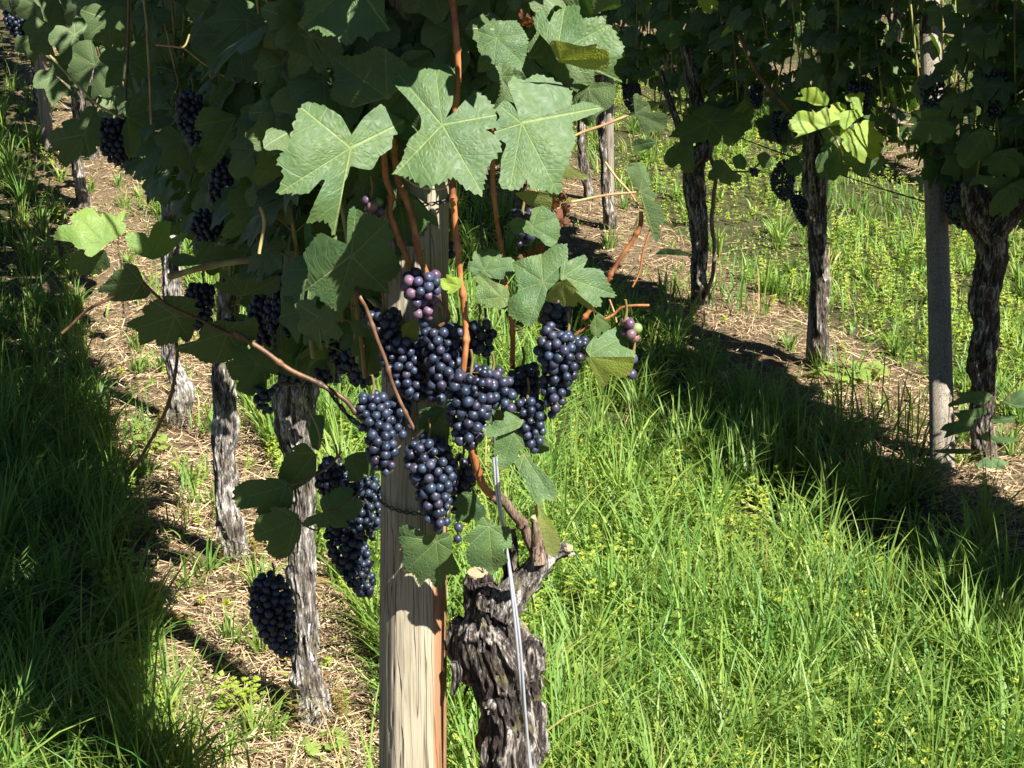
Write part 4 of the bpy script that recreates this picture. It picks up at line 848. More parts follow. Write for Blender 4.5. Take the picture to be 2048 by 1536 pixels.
for (ax, lab, *pt) in (([(1560, 225, 18), (1560, 260, 20), (1565, 285, 10)], 'black bunch hanging left of the bright young leaves'),
                  ([(1575, 330, 22), (1565, 365, 26), (1575, 395, 16)], 'black bunch below and left of the bright young leaves'),
                  ([(1600, 390, 26), (1610, 430, 20), (1615, 450, 10)], 'black bunch pressed to the head of the second right trunk'),
                  ([(1860, 160, 26), (1870, 200, 30), (1880, 250, 24), (1880, 285, 10)], 'black bunch above the grey post in the right row'),
                  ([(1720, 170, 26), (1715, 205, 26), (1725, 235, 12)], 'black bunch above the bright young leaves'),
                  ([(1515, 170, 14), (1512, 195, 16), (1515, 215, 8)], 'small black bunch over the gap in the right row'),
                  ([(1262, 170, 20), (1265, 200, 20), (1270, 225, 8)], 'black bunch above the far dark trunks'),
                  ([(1985, 150, 30), (1990, 190, 34), (1995, 235, 18)], 'black bunch near the right edge under the leaves'),
                  ([(1510, 340, 13), (1508, 352, 8)], 'three dark berries on the long dangling shoot', 1),
                  ([(1930, 370, 26), (1920, 410, 34), (1935, 450, 20)], 'black bunch on the head of the rightmost trunk')):
    bunch(ax, 0, lab, G2, plane=C2 - .08, parts=bool(pt), nmax=70, r0=.0068)

# ---------------------------------------------------------------- the other vines
B1 = np.array([(-400, 250), (0, 250), (60, 190), (130, 330), (180, 350), (230, 325), (300, 420), (400, 545), (480, 590), (500, 730), (640, 745), (740, 770), (760, 640), (790, 430), (840, 385), (1000, 370), (1120, 360), (1160, 190), (1215, 190), (1260, 90), (1340, -60), (3000, -60)], float)
B2 = np.array([(-400, -60), (1080, 60), (1130, 180), (1230, 215), (1290, 180), (1330, 300), (1440, 330), (1465, 230), (1535, 210), (1550, 330), (1590, 400), (1660, 400), (1700, 300), (1800, 300), (1840, 360), (1880, 440), (1990, 470), (2048, 480), (3500, 900)], float)
OPEN1 = [(185, 135, 70), (300, 90, 24), (430, 60, 22), (400, 130, 20), (260, 400, 30), (520, 460, 20), (640, 290, 20), (450, 250, 18), (330, 30, 20), (560, 30, 18), (20, 130, 60), (170, 120, 40), (110, 215, 60), (200, 370, 30), (480, 60, 20), (560, 150, 22), (330, 420, 16), (480, 500, 14), (385, 500, 14), (500, 330, 14), (420, 180, 16), (870, 450, 34), (990, 400, 0), (730, 540, 20)]
OPEN2 = [(1335, 130, 34), (1230, 130, 16), (1590, 120, 42), (1600, 60, 34), (1330, 70, 20), (1560, 170, 20), (1910, 60, 34), (1930, 180, 26), (1810, 90, 12), (1925, 255, 26), (1960, 100, 24), (1700, 110, 12), (1380, 190, 22), (1490, 40, 10), (1640, 200, 8), (1180, 210, 20)]
def keeper(B, opens, ymin=0, jit=22):
    def k(P):
        px, py, dep = pxof(P); lim = np.interp(px, B[:, 0], B[:, 1])
        ok = (py < lim + jit * np.sin(px * .11 + P[:, 1] * 40)) & ((np.atleast_2d(P)[:, 1] > ymin) | (py < -25))
        for ox, oy, r in opens: r = r * .6; ok &= (px - ox) ** 2 + (py - oy) ** 2 > r * r
        ok |= dep < .2
        return ok & sungap(np.atleast_2d(P))
    return k
GAPS = []          # openings in the leaf wall through which the sun reaches a lower spot: (point, radius)
def sungap(P):
    ok = np.ones(len(P), bool)
    for g, r in GAPS:
        d = P - g; t = d @ SUN_V; ok &= ~((t > .03) & (np.linalg.norm(d - t[:, None] * SUN_V, axis=1) < r))
    return ok
_yr = PG(1642, 740)[1] - .32
GAPS += [(PY(1690, 265, _yr), .14), (PY(1720, 310, _yr), .12), (PY(1632, 195, _yr), .10), (PY(180, 455, 2.55), .12), (PY(300, 480, 2.58), .05), (PY(750, 420, 1.96), .04), (PY(447, 340, 2.9), .03), (PY(445, 405, 2.9), .03), (PY(1885, 800, 4.85), .08), (PY(1885, 690, 4.85), .04), (PY(1888, 900, 4.85), .07)]
K1 = keeper(B1, OPEN1, 1.97); K2 = keeper(B2, OPEN2); K3 = keeper(np.array([(-500, 40), (3000, 40)], float), OPEN2)

V3L = None
for px, py, Y_, a_ in ((15, -15, 4.4, .1), (70, 10, 4.3, -.3), (115, -5, 4.0, .4), (95, 60, 4.1, .2), (40, 20, 4.7, .5), (160, 15, 3.8, -.2), (60, 78, 4.4, .9), (150, 70, 3.6, .5), (215, 40, 3.4, 0), (110, 150, 3.6, .8), (255, 120, 3.2, .2), (190, 130, 3.3, -.4)):
    m1 = MB(); g_ = np.random.default_rng(px); put_leaf(m1, LHI, PY(px, py, Y_), np.array([math.sin(a_), 0, -math.cos(a_)]), np.array([g_.normal(0, .4), -1, g_.uniform(.2, 1)]), .075, g_.random(), g_); m1.build('leaf', M['leaf'], V1)
# crown of the front vine behind its traced leaves
fol, wod = MB(), MB()
foliage(fol, wod, (rowpt(C1, 2.09), rowpt(C1, 2.75)), .78, 2.15, 22, 11, LHI, K1, width=.20, lat=.9)
tag(fol.build('foliage', M['leaf'], V1), kind='stuff'); tag(wod.build('shoots', M['cane_green'], V1), kind='stuff')

foliage(fshade0 := MB(), None, (rowpt(C1, 1.78), rowpt(C1, 2.1)), 1.5, 2.2, 14, 12, LMID, K1, width=.24, lat=.9)  # leaves mostly above the frame, added to shade the lower left grass
tag(fshade0.build('foliage', M['leaf'], V1), kind='stuff')
foliage(fshade1 := MB(), None, (rowpt(C1, 2.05), rowpt(C1, 3.0)), 1.0, 2.35, 8, 13, LMID, K1, width=.26, lat=.5)  # extra leaf mass added to deepen the shade at lower left
tag(fshade1.build('foliage', M['leaf'], V1), kind='stuff')
# leaves close behind the traced ones, hiding the upper post
g_ = np.random.default_rng(77); nb = 0; fb = MB()
while nb < 95:
    px, py, Y = g_.uniform(575, 1180), g_.uniform(-60, 370), g_.uniform(1.955, 2.04)
    J = PY(px, py, Y)
    tip = np.array([g_.normal(0, .5), g_.uniform(-.2, .2), -g_.uniform(.2, 1)]); nr = np.array([g_.normal(.2, .4), -1, g_.uniform(.1, .9)])
    E = J + tip / np.linalg.norm(tip) * .07
    if not K1(np.array([J, E])).all() or py > 300 and abs(px - 870) < 60: continue
    m1 = MB(); put_leaf(m1, LHI, J, tip, nr, g_.uniform(.045, .075), g_.random(), g_); m1.build('leaf', M['leaf'], V1) if nb < 25 else [fb.add(v_, f_, a_) for v_, f_, a_ in zip(m1.v, m1.f[4], m1.a)]; nb += 1
tag(fb.build('foliage', M['leaf'], V1), kind='stuff')
def vine(base, pts, label, c, ys, zr, nsh, seed, bank, keep, mat='bark_pale', moss=False, k=64, n=140, nfl=70, Lf=.03, amp=.0045, group='grapevines in rows', arm=None, lat=.5, size=(.055, .088), width=.16):
    root = empty('grapevine', base, label, 'grapevine', group)
    trunk([(base - np.array([0, 0, .06]), pts[0][1] * 1.15)] + pts, root, mat, k, n, amp, .006, seed, nfl, L=Lf)
    if arm is not None: trunk(arm, root, mat, max(24, k // 2), 60, amp * .8, .004, seed + 1, nfl // 4, name='arm')
    if moss:
        mb = MB(); g_ = np.random.default_rng(seed); 
        for q in range(900):
            a = g_.uniform(0, 2*np.pi); h = abs(g_.normal(0, .035)); rr_ = pts[0][1] * 1.25 + g_.uniform(-.004, .012) + (.03 - min(h, .03)) * .5
            p = base + np.array([math.cos(a) * rr_ + .008, math.sin(a) * rr_ - .008, h]); d = np.array([math.cos(a), math.sin(a), .7]) * g_.uniform(.006, .016) + g_.normal(0, .004, 3); w_ = np.cross(d, [0, 0, 1.]); w_ = w_ / (np.linalg.norm(w_) + 1e-6) * .0022
            mb.add([p - w_, p + w_, p + d], [[0, 1, 2]])
        mb.build('moss', M['moss'], root)
    f, w_ = MB(), MB()
    foliage(f, w_, (rowpt(c, ys[0]), rowpt(c, ys[1])), zr[0], zr[1], nsh, seed, bank, keep, width=width, lat=lat, size=size)
    if f.n: tag(f.build('foliage', M['leaf'], root), kind='stuff')
    if w_.n: tag(w_.build('shoots', M['cane_green'], root), kind='stuff')
    return root
def tp(pts, y0, k=.84):
    out = []
    for q in pts:
        p = PY(q[0], q[1], y0); dep = p[1] * CP - (p[2] - H) * SP; out.append((p, q[2] / 2 / F * dep * k))
    return out
b = PG(628, 1440)
vine(b, tp([(622, 1400, 84), (612, 1330, 68), (606, 1250, 66), (604, 1170, 60), (600, 1080, 62), (606, 1000, 60), (600, 930, 66), (588, 870, 82), (590, 810, 96), (592, 770, 92), (588, 752, 50)], b[1]), 'vine whose thick-headed flaky trunk stands just left of the front post', C1, (2.7, 3.6), (.80, 2.15), 22, 21, LHI, K1, moss=True, k=110, n=260, nfl=160, lat=.9)
b = PG(474, 1120)
vine(b, tp([(470, 1090, 60), (458, 1030, 58), (452, 960, 56), (448, 900, 52), (452, 830, 50), (446, 760, 46), (446, 690, 46), (455, 620, 52), (465, 560, 56), (470, 500, 50)], b[1]), 'vine with a bowed flaky trunk, second one back from the front post', C1, (3.6, 4.6), (.80, 2.15), 20, 22, LMID, K1, moss=True, k=96, n=220, nfl=120)
b = PG(352, 850)
vine(b, tp([(358, 820, 52), (366, 780, 50), (350, 740, 38), (340, 690, 38), (340, 620, 38), (344, 560, 44), (342, 500, 48), (346, 440, 52), (345, 400, 56), (320, 350, 46), (318, 290, 40), (312, 262, 30)], b[1]), 'vine with a white-faced trunk and a thick dark arm, third one back', C1, (4.6, 6.0), (.85, 2.15), 16, 23, LMID, K1, moss=True, k=80, n=200, nfl=90, arm=tp([(345, 430, 40), (380, 390, 50), (410, 410, 46), (430, 430, 30)], b[1] - .05) )
b = PG(167, 415)
vine(b, tp([(166, 400, 30), (158, 350, 26), (152, 300, 24), (156, 240, 24), (150, 180, 22), (150, 120, 22)], b[1]), 'slim dark vine trunk near the upper left, behind a hanging black bunch', C1, (6.0, 7.4), (.85, 2.15), 14, 24, LLO, K1, 'bark_far', k=40, n=100, nfl=30)
b = PG(78, 215)
vine(b, tp([(76, 180, 24), (72, 130, 22), (68, 80, 22)], b[1]), 'slim far vine trunk left of the grey post at the top left', C1, (7.4, 9.2), (.85, 2.1), 14, 25, LLO, K1, 'bark_far', k=32, n=60, nfl=20, lat=.7)
for i, (y, px, py) in enumerate(((9.9, 120, 330), (11.2, 0, 0), (12.6, 0, 0))):
    b = rowpt(C1 - .05, y); vine(b, [(b + [0, 0, .3], .035), (b + [0.02, 0, .6], .03), (b + [0, 0, .9], .034)], 'far vine of the left row, number %s behind the slim trunks' % ('one', 'two', 'three')[i], C1, (y - .7, y + .7), (.85, 2.1), 11, 26 + i, LLO, K1, 'bark_far', k=20, n=30, nfl=6, lat=.1)
# right row
b = PG(1972, 925)
vine(b, tp([(1968, 900, 54), (1962, 840, 52), (1968, 780, 54), (1962, 720, 60), (1972, 650, 56), (1968, 600, 66), (1980, 540, 64), (1985, 480, 74), (1960, 430, 84), (1950, 390, 70), (1940, 360, 40)], b[1]), 'black-and-grey trunked vine at the right edge beside the grey post', C2, (4.3, 5.5), (.82, 2.5), 30, 31, LMID, K2, 'bark_far', k=90, n=220, nfl=130, arm=tp([(1995, 470, 40), (2020, 430, 44), (2050, 390, 40)], b[1] - .1), lat=.9)
b = PG(1642, 740)
vine(b, tp([(1645, 725, 46), (1641, 680, 38), (1640, 620, 38), (1640, 560, 40), (1635, 500, 40), (1634, 450, 40), (1632, 400, 46), (1628, 340, 52), (1634, 290, 48), (1630, 260, 36)], b[1]), 'vine carrying bright young leaves on its trunk head in the right row', C2, (5.5, 6.8), (.84, 2.5), 32, 32, LMID, K2, 'bark_far', k=72, n=200, nfl=110, lat=.9)
V2B = bpy.data.objects['grapevine.009'] if 'grapevine.009' in bpy.data.objects else None
b = PG(1402, 612)
vine(b, tp([(1402, 590, 40), (1398, 550, 36), (1400, 500, 34), (1396, 450, 40), (1390, 400, 46), (1388, 350, 46), (1392, 320, 46), (1410, 290, 36), (1400, 230, 30), (1385, 160, 26), (1370, 90, 24)], b[1]), 'vine with a slightly bent trunk and a thin bare stem at its side', C2, (6.8, 8.0), (.86, 2.5), 30, 33, LMID, K2, 'bark_far', k=60, n=180, nfl=80, arm=tp([(1390, 330, 22), (1365, 270, 18), (1335, 190, 16), (1320, 140, 14)], b[1]))
b = PG(1212, 455)
vine(b, tp([(1222, 440, 26), (1214, 400, 22), (1210, 330, 22), (1204, 260, 22), (1200, 205, 20), (1198, 150, 20)], b[1] - .05), 'far dark vine trunk leaning on the thin pale stake', C2, (8.0, 9.0), (.9, 2.1), 17, 34, LLO, K2, 'bark_far', k=32, n=80, nfl=20)
b = PG(1178, 405)
vine(b, tp([(1176, 380, 22), (1166, 320, 22), (1163, 260, 22), (1165, 200, 20), (1165, 150, 20)], b[1]), 'farthest slim trunk of the right row, left of the pale stake', C2, (9.0, 10.4), (.9, 2.1), 17, 35, LLO, K2, 'bark_far', k=32, n=80, nfl=20)
for i, y in enumerate((11.3, 12.7)):
    b = rowpt(C2, y); vine(b, [(b + [0, 0, .3], .035), (b + [.02, 0, .6], .03), (b + [0, 0, .9], .034)], 'vine of the right row far beyond the slim trunks, %s' % ('nearer one', 'farther one')[i], C2, (y - .7, y + .7), (.9, 2.1), 10, 36 + i, LLO, K2, 'bark_far', k=20, n=30, nfl=6, lat=.1)
for i, y in enumerate((.6, 1.8, 3.0, 3.9)):
    b = rowpt(C2, y); vine(b, [(b + [0, 0, .3], .04), (b + [.02, 0, .6], .035), (b + [0, 0, .85], .04)], 'vine of the right row beyond the right picture edge, %s towards the viewer' % ('farthest', 'third', 'second', 'first')[i], C2, (y - .65, y + .65), (.85, 2.5), 22, 40 + i, LMID if y > 3.5 else LLO, K2, 'bark_far', k=24, n=30, nfl=6)
# farthest row
for i, (y, px) in enumerate(((9.2, 0), (10.4, 1850), (11.9, 1530), (13.3, 1400), (14.8, 0))):
    b = rowpt(C3, y)
    if px == 1530: b = PG(1532, 190)
    vine(b, [(b + [0, 0, .3], .036), (b + [-.03, 0, .6], .032), (b + [-.02, 0, .9], .036)], ('vine of the farthest row near the top right corner', 'vine of the farthest row behind the grey post row', 'slim trunk of the farthest row left of its grey post', 'vine of the farthest row at the top over the bent trunk', 'last vine of the farthest row')[i], C3, (y - .7, y + .7), (1.0, 2.1), 14, 50 + i, LLO, K3, 'bark_far', k=32, n=60, nfl=20, lat=.7)

# bright young shoot leaves and other single leaves of the right row (parts of that vine)
VR = [o for o in bpy.data.objects if o.get('label', '').startswith('vine carrying bright young')][0]
VE = [o for o in bpy.data.objects if o.get('label', '').startswith('black-and-grey trunked')][0]
VB = [o for o in bpy.data.objects if o.get('label', '').startswith('vine with a slightly bent')][0]
YR = VR.location[1] - .32
LR = lambda pts, jn, Y, **k: traced_leaf(ZF(*pts), ZF(jn)[0], Y, **{**dict(gx=.2, gy=-.5, parent=VR, N=90, rings=10, mat='leaf_young'), **k})
LR(((1110,700),(1120,650),(1150,640),(1190,690),(1180,640),(1240,620),(1290,640),(1290,670),(1330,710),(1322,760),(1290,790),(1230,825),(1180,800),(1140,760)), (1205,705), YR, rnd=.3)
LR(((890,510),(920,465),(990,450),(1030,480),(1050,510),(1040,540),(980,540),(930,515)), (1035,540), YR + .02, gy=.2, rnd=.5)
LR(((860,620),(900,570),(960,560),(990,580),(1050,540),(1100,560),(1110,600),(1100,640),(1020,640),(940,630),(900,660),(870,710),(860,660)), (1050,645), YR, rnd=.4)
LR(((1060,540),(1100,525),(1140,545),(1130,580),(1090,590)), (1120,580), YR + .03, rnd=.7)
LR(((1090,600),(1130,570),(1200,560),(1225,590),(1190,610),(1140,655),(1110,640)), (1200,580), YR - .01, rnd=.6)
LR(((1128,510),(1160,480),(1230,480),(1225,510),(1215,580),(1170,560),(1160,515)), (1205,540), YR + .02, rnd=.8)
LR(((990,820),(1020,760),(1070,730),(1100,770),(1130,800),(1120,850),(1080,900),(1040,895),(1000,870)), (1100,765), YR + .03, gy=.1, rnd=.1, mat='leaf')
LR(((1110,780),(1150,760),(1200,810),(1240,825),(1330,770),(1330,830),(1290,890),(1220,900),(1160,870),(1130,830)), (1180,790), YR + .04, gy=.1, rnd=.0, mat='leaf')
LR(((1230,600),(1300,590),(1400,620),(1460,660),(1420,720),(1340,720),(1330,660),(1260,620)), (1330,650), YR + .06, mat='leaf', gy=.3, rnd=.5)
cp = lambda pts, Y, w_, mat, parent: cane(ZF(*pts), Y, w_, mat, False, parent=parent, name='shoot', k=6)
cp(((1050, 655), (1080, 700), (1110, 770), (1120, 800)), YR, 4, 'petiole', VR)
cp(((590, 180), (680, 370), (800, 510), (880, 600), (960, 680)), VR.location[1], 9, 'cane_brown', VR)
cp(((1395, 300), (1430, 400), (1470, 520), (1510, 600)), VR.location[1], 8, 'cane_brown', VR)
def LB(pts, jn, parent=VB, dy=-.15, **k):
    Yb = parent.location[1] + dy; return traced_leaf(ZF(*pts), ZF(jn)[0], Yb, **{**dict(gx=.1, gy=.1, parent=parent, N=80, rings=8, rnd=.6), **k})
LB(((215,790),(260,730),(330,740),(350,700),(360,860),(310,875),(250,850),(220,820)), (340,720))
LB(((240,700),(330,600),(420,540),(500,560),(600,530),(650,600),(600,690),(500,700),(470,740),(380,720),(300,750)), (440,620))
LB(((330,560),(430,520),(520,530),(560,620),(480,640),(380,620)), (440,570), dy=-.1)
LB(((480,560),(560,460),(640,480),(660,560),(620,660),(560,740),(500,700)), (560,520), dy=-.05)
LB(((440,870),(480,815),(520,830),(560,880),(600,900),(560,945),(500,930),(440,910)), (520,850))
LB(((555,810),(600,790),(630,830),(620,870),(570,860)), (600,860))
LB(((680,800),(720,775),(750,800),(755,850),(710,860)), (710,800))
LB(((380,-20),(430,-30),(480,10),(470,50),(420,65),(390,40)), (430,-20), mat='leaf_young', gy=-.4, rnd=.4)
LB(((510,180),(540,110),(600,60),(640,80),(600,110),(560,150)), (630,80), mat='leaf_young', gy=-.4, rnd=.3)
LB(((520,30),(580,0),(640,-20),(700,40),(640,90),(600,50)), (630,80), mat='leaf_young', gy=-.4, rnd=.6)
LB(((610,190),(640,140),(700,130),(720,180),(700,220),(650,245)), (670,150), gy=-.5, rnd=0)
LB(((160,140),(200,100),(280,110),(300,170),(270,240),(200,235)), (230,120), gy=-.1)
LB(((790,180),(860,160),(890,190),(850,250),(800,230)), (850,170)); LB(((870,140),(910,130),(930,170),(890,190)), (900,140))
cp(((440, 800), (470, 900), (455, 1050), (450, 1130), (465, 1280), (455, 1400), (430, 1490), (420, 1540)), VB.location[1] - .05, 8.5, 'wood2', VB)
cp(((480, 910), (560, 880), (640, 875), (700, 830), (760, 790), (900, 750)), VB.location[1] - .1, 4, 'cane_brown', VB)
LE = lambda pts, jn, z=ZF, **k: traced_leaf(z(*pts), z(jn)[0], VE.location[1] - .2, **{**dict(gx=.1, gy=.1, parent=VE, N=80, rings=8, rnd=.6), **k})
LE(((1770,950),(1800,910),(1870,900),(1960,910),(1980,950),(1900,960),(1820,940)), (1830,940), gy=-.2, rnd=.3)
LE(((1880,1040),(1920,980),(1980,940),(2040,920),(2045,1000),(2000,1060),(1930,1110),(1880,1090)), (1990,950), rnd=.4)
LE(((1720,790),(1760,700),(1840,650),(1900,700),(1880,780),(1800,850),(1740,850)), (1850,680)); LE(((1840,840),(1900,780),(2000,760),(2048,820),(2000,900),(1900,900)), (1950,790))
LE(((1450,680),(1520,620),(1620,600),(1690,650),(1660,720),(1560,730)), (1600,630)); LE(((1500,580),(1560,555),(1660,570),(1640,620),(1540,620)), (1600,580))
LE(((1680,800),(1700,740),(1760,730),(1850,725),(1890,750),(1840,790),(1760,780)), (1860,760), ZG); LE(((1615,930),(1650,890),(1720,870),(1690,830),(1760,820),(1840,810),(1850,840),(1790,870),(1780,920),(1700,940),(1640,960)), (1780,860), ZG)
LE(((1870,870),(1900,850),(1960,855),(2010,850),(1990,880),(1930,885)), (1990,862), ZG, rnd=.3); LE(((1580,1030),(1640,1018),(1740,1018),(1800,1022),(1760,1042),(1650,1045)), (1780,1030), ZG)
LE(((1810,1100),(1840,1065),(1900,1060),(1962,1090),(1950,1118),(1880,1115)), (1880,1070), ZG, gy=-.4, rnd=0); LE(((1820,960),(1860,930),(1880,950),(2010,965),(1990,985),(1880,985)), (1860,960), ZG, rnd=.2)
LE(((1940,780),(1980,740),(2040,720),(2060,800),(2000,810)), (1980,790), ZG)
c_ = VE.location[1] - .2
cane(ZG((2100, 560), (2000, 700), (1900, 830), (1870, 900), (1880, 1000), (1880, 1080)), c_, 3, 'cane_brown', False, parent=VE, name='shoot', k=6)

# ---------------------------------------------------------------- ground cover
def scatter(n, y0, y1, dens, seed, p=1.0):
    """points over the visible wedge, thinner with distance; dens(x, y, s) in 0..1"""
    g = np.random.default_rng(seed); t = g.random(n); y = y0 * (y1 / y0) ** (t ** p)
    x = g.uniform(-1, 1, n) * (.41 * y + .45); s = srow(x, y); keep = g.random(n) < dens(x, y, s)
    return x[keep], y[keep], g
def strip(s):                      # 1 in the bare strip under a row
    f = (s + .62 + SPACING * 20) % SPACING - .62; lo = np.where(s < 1.5, -.32, -.55); hi = np.where(s < 1.5, .28, .30)
    return np.clip((f - lo) / .10, 0, 1) * np.clip((hi - f) / .12, 0, 1)
def blades(mb, x, y, z, h, w_, az, bend, g, rnd, seg=4):
    n = len(x); t = np.linspace(0, 1, seg + 1)
    dx, dy = np.cos(az), np.sin(az); hor = h[:, None] * bend[:, None] * (t ** 1.8)[None]; up = h[:, None] * (t[None] - bend[:, None] * .45 * t[None] ** 2.4)
    cx = x[:, None] + dx[:, None] * hor; cy = y[:, None] + dy[:, None] * hor; cz = z[:, None] + up
    wt = w_[:, None] * np.array([.7, 1, .9, .62, .06, .03])[None, :seg + 1] if seg == 4 else w_[:, None] * (1 - t ** 2 * .95)[None]
    tw = az + np.pi / 2 + g.normal(0, .5, n); sx, sy = np.cos(tw)[:, None] * wt, np.sin(tw)[:, None] * wt
    V = np.stack([np.stack([cx - sx, cy - sy, cz], -1), np.stack([cx + sx, cy + sy, cz + wt * .3], -1)], 2).reshape(n, -1, 3)
    base = np.arange(n)[:, None, None] * (2 * (seg + 1)); k = np.arange(seg)[None, :, None] * 2
    f = (base + k + np.array([0, 1, 3, 2])[None, None]).reshape(-1, 4)
    lc = np.stack([np.zeros((n, seg + 1, 2)), np.tile(t[None, :, None], (n, 1, 2)), np.tile(rnd[:, None, None], (1, seg + 1, 2))], -1)
    mb.add(V.reshape(-1, 3), f, lc.reshape(-1, 3))
gr = MB()
def gdens(x, y, s):
    st = strip(s); n = vnoise(x * 2.3, y * 2.3, 3); n2 = vnoise(x * 7, y * 7, 8)
    d = np.clip((n * .5 + n2 * .8 - .44) * 3.6, .05, 1)
    right = (s > .86 - .68) & (s < 2.0)
    return np.where(st > .5, .22 * (n2 > .60) * (n > .45), d * np.where(s > 2.7, .55, 1.) * np.where((s < 0) & (y > 6.5 + n), .06, 1.))
# dense turf
x, y, g = scatter(185000, 2.25, 15.5, lambda x, y, s: gdens(x, y, s) * np.clip(.22 + (y - 2.5) * .15, .24, 1), 1, .8)
n = len(x); s = srow(x, y); tall = vnoise(x * 1.7, y * 1.7, 21)
h = (.035 + .20 * np.clip(tall * 2.2 - .65, 0, 1)) * g.uniform(.6, 1.4, n); h = np.where(s < -.55, h * 1.35 + .03, h)
h = np.where(s > 2.8, h * .62, h)
clump = vnoise(x * 4, y * 4, 2) * 12.57
blades(gr, x, y, gz(x, y) - .01, h, g.uniform(.0013, .0036, n) * (1 + .05 * y), clump + g.normal(0, 1.1, n), g.uniform(.05, .9, n), g, np.clip(g.beta(1.2, 1.9, n) + (vnoise(x * 3, y * 3, 33) - .5) * .5, 0, .999))
# tufts with long arching blades
x0, y0, g = scatter(2500, 2.5, 12, lambda x, y, s: np.where(strip(s) > .5, .10, 1.) * np.where(s > 2.7, .6, 1), 2)
for a, b in zip(x0, y0):
    m = int(g.integers(14, 34)); rr = g.uniform(0, .03, m); aa = g.uniform(0, 6.283, m); sc_ = g.uniform(.5, 1.15) * (.55 if strip(srow(a, b)) > .5 else 1) * (.7 if srow(a, b) > 2.8 else 1)
    X = a + rr * np.cos(aa); Y_ = b + rr * np.sin(aa)
    blades(gr, X, Y_, gz(X, Y_) - .01, g.uniform(.12, .33, m) * sc_, g.uniform(.0018, .0042, m) * (1 + .05 * b), aa + g.normal(0, .5, m), g.uniform(.1, 1.0, m), g, np.clip(g.beta(1.4, 2.4, m) * .6 + g.uniform(0, .4), 0, .95), 5)
tag(gr.build('grass', M['grass']), 'long green grass growing in the aisles between the vine rows', 'grass', kind='stuff')

# weeds with whorls of small leaves
wd = MB()
def leaflets(mb, C_, D, Ln, Wd, rnd):
    """small rhombic leaflets: centre, direction, length, width"""
    n = len(C_); D = D / (np.linalg.norm(D, axis=1)[:, None] + 1e-9); W_ = np.cross(D, np.array([.3, -.4, 1.]) + np.random.default_rng(n).normal(0, .55, (n, 3))); W_ /= np.linalg.norm(W_, axis=1)[:, None] + 1e-9
    V = np.stack([C_, C_ + D * Ln[:, None] * .5 + W_ * Wd[:, None], C_ + D * Ln[:, None] + [0, 0, -.001], C_ + D * Ln[:, None] * .5 - W_ * Wd[:, None]], 1)
    f = np.arange(n)[:, None] * 4 + np.arange(4)[None]; mb.add(V.reshape(-1, 3), f, np.stack([np.zeros(n * 4), np.zeros(n * 4), np.repeat(rnd, 4)], -1))
def wdens(x, y, s):
    n = vnoise(x * 1.5 + 9, y * 1.5, 40); return np.where(strip(s) > .5, .05, np.clip((n - .42) * 6 + .55 * (np.abs(s - .85) < .4) * (y > 4), .05, 1)) * np.where(s < -.4, .1, 1)
x, y, g = scatter(17000, 2.3, 12, wdens, 3, .8); n = len(x)
hh = g.uniform(.03, .13, n) * np.where(strip(srow(x, y)) > .5, .5, 1); lx, ly = g.normal(0, .25, n), g.normal(0, .25, n); base = np.stack([x, y, gz(x, y)], 1); rn = np.clip(g.normal(.5, .25, n), 0, 1)
for lev in (.35, .6, .82, 1.0):
    c = base + np.stack([lx * hh * lev, ly * hh * lev, hh * lev], 1); a0 = g.uniform(0, 6.28, n)
    for k in range(6):
        a = a0 + k * 1.047; D = np.stack([np.cos(a), np.sin(a), g.normal(.25 + .35 * (lev == 1), .4, n)], 1)
        leaflets(wd, c, D, g.uniform(.009, .018, n) * (1.25 - .4 * lev) * (1 + .03 * y), g.uniform(.0020, .0036, n) * (1 + .03 * y), rn)
tag(wd.build('weeds', M['weed']), 'low yellow-green weeds with tiny whorled leaves among the grass', 'weeds', kind='stuff')
cl = MB()
def cdens(x, y, s):
    n = vnoise(x * 2.4 + 3, y * 2.4, 70); return np.clip((n - .42) * 4 + .35 * (s > 2.8), .02, 1) * np.where(strip(s) > .5, .10, .8) * np.where(s < -.4, .15, 1)
x, y, g = scatter(110000, 2.5, 15.5, cdens, 4, .8); n = len(x)
c = np.stack([x, y, gz(x, y) + g.uniform(.004, .04, n)], 1); a = g.uniform(0, 6.28, n)
leaflets(cl, c, np.stack([np.cos(a), np.sin(a), g.normal(.05, .25, n)], 1), g.uniform(.008, .018, n) * (1 + .03 * y), g.uniform(.003, .007, n) * (1 + .03 * y), np.clip(g.normal(.3, .25, n), 0, 1))
tag(cl.build('clover', M['weed']), 'creeping small round-leaved ground cover between the rows', 'ground cover', kind='stuff')

# straw and twigs
sw = MB()
def sdens(x, y, s): return np.where(strip(s) > .2, np.clip(.45 + vnoise(x * 5, y * 5, 90), 0, 1), .10)
x, y, g = scatter(290000, 2.3, 14, sdens, 5, .8); n = len(x)
L_ = g.gamma(2.2, .014, n) + .008; a = g.uniform(0, 6.28, n); tilt = g.normal(0, .22, n); cu = g.normal(0, .25, n)
z0 = gz(x, y) + g.uniform(-.004, .012, n); w_ = g.uniform(.0005, .0013, n) * (1 + .07 * y)
pts = []
for t_ in (-.5, 0, .5):
    pts.append(np.stack([x + np.cos(a + cu * t_) * L_ * t_, y + np.sin(a + cu * t_) * L_ * t_, z0 + np.abs(tilt) * L_ * (t_ + .5) + .002], 1))
S_ = np.stack([-np.sin(a) * w_, np.cos(a) * w_, g.normal(0, .5, n) * w_], 1)
V = np.stack([pts[0] - S_, pts[0] + S_, pts[1] - S_, pts[1] + S_, pts[2] - S_ * .5, pts[2] + S_ * .5], 1)
f = (np.arange(n)[:, None, None] * 6 + np.array([[0, 1, 3, 2], [2, 3, 5, 4]])[None]).reshape(-1, 4)
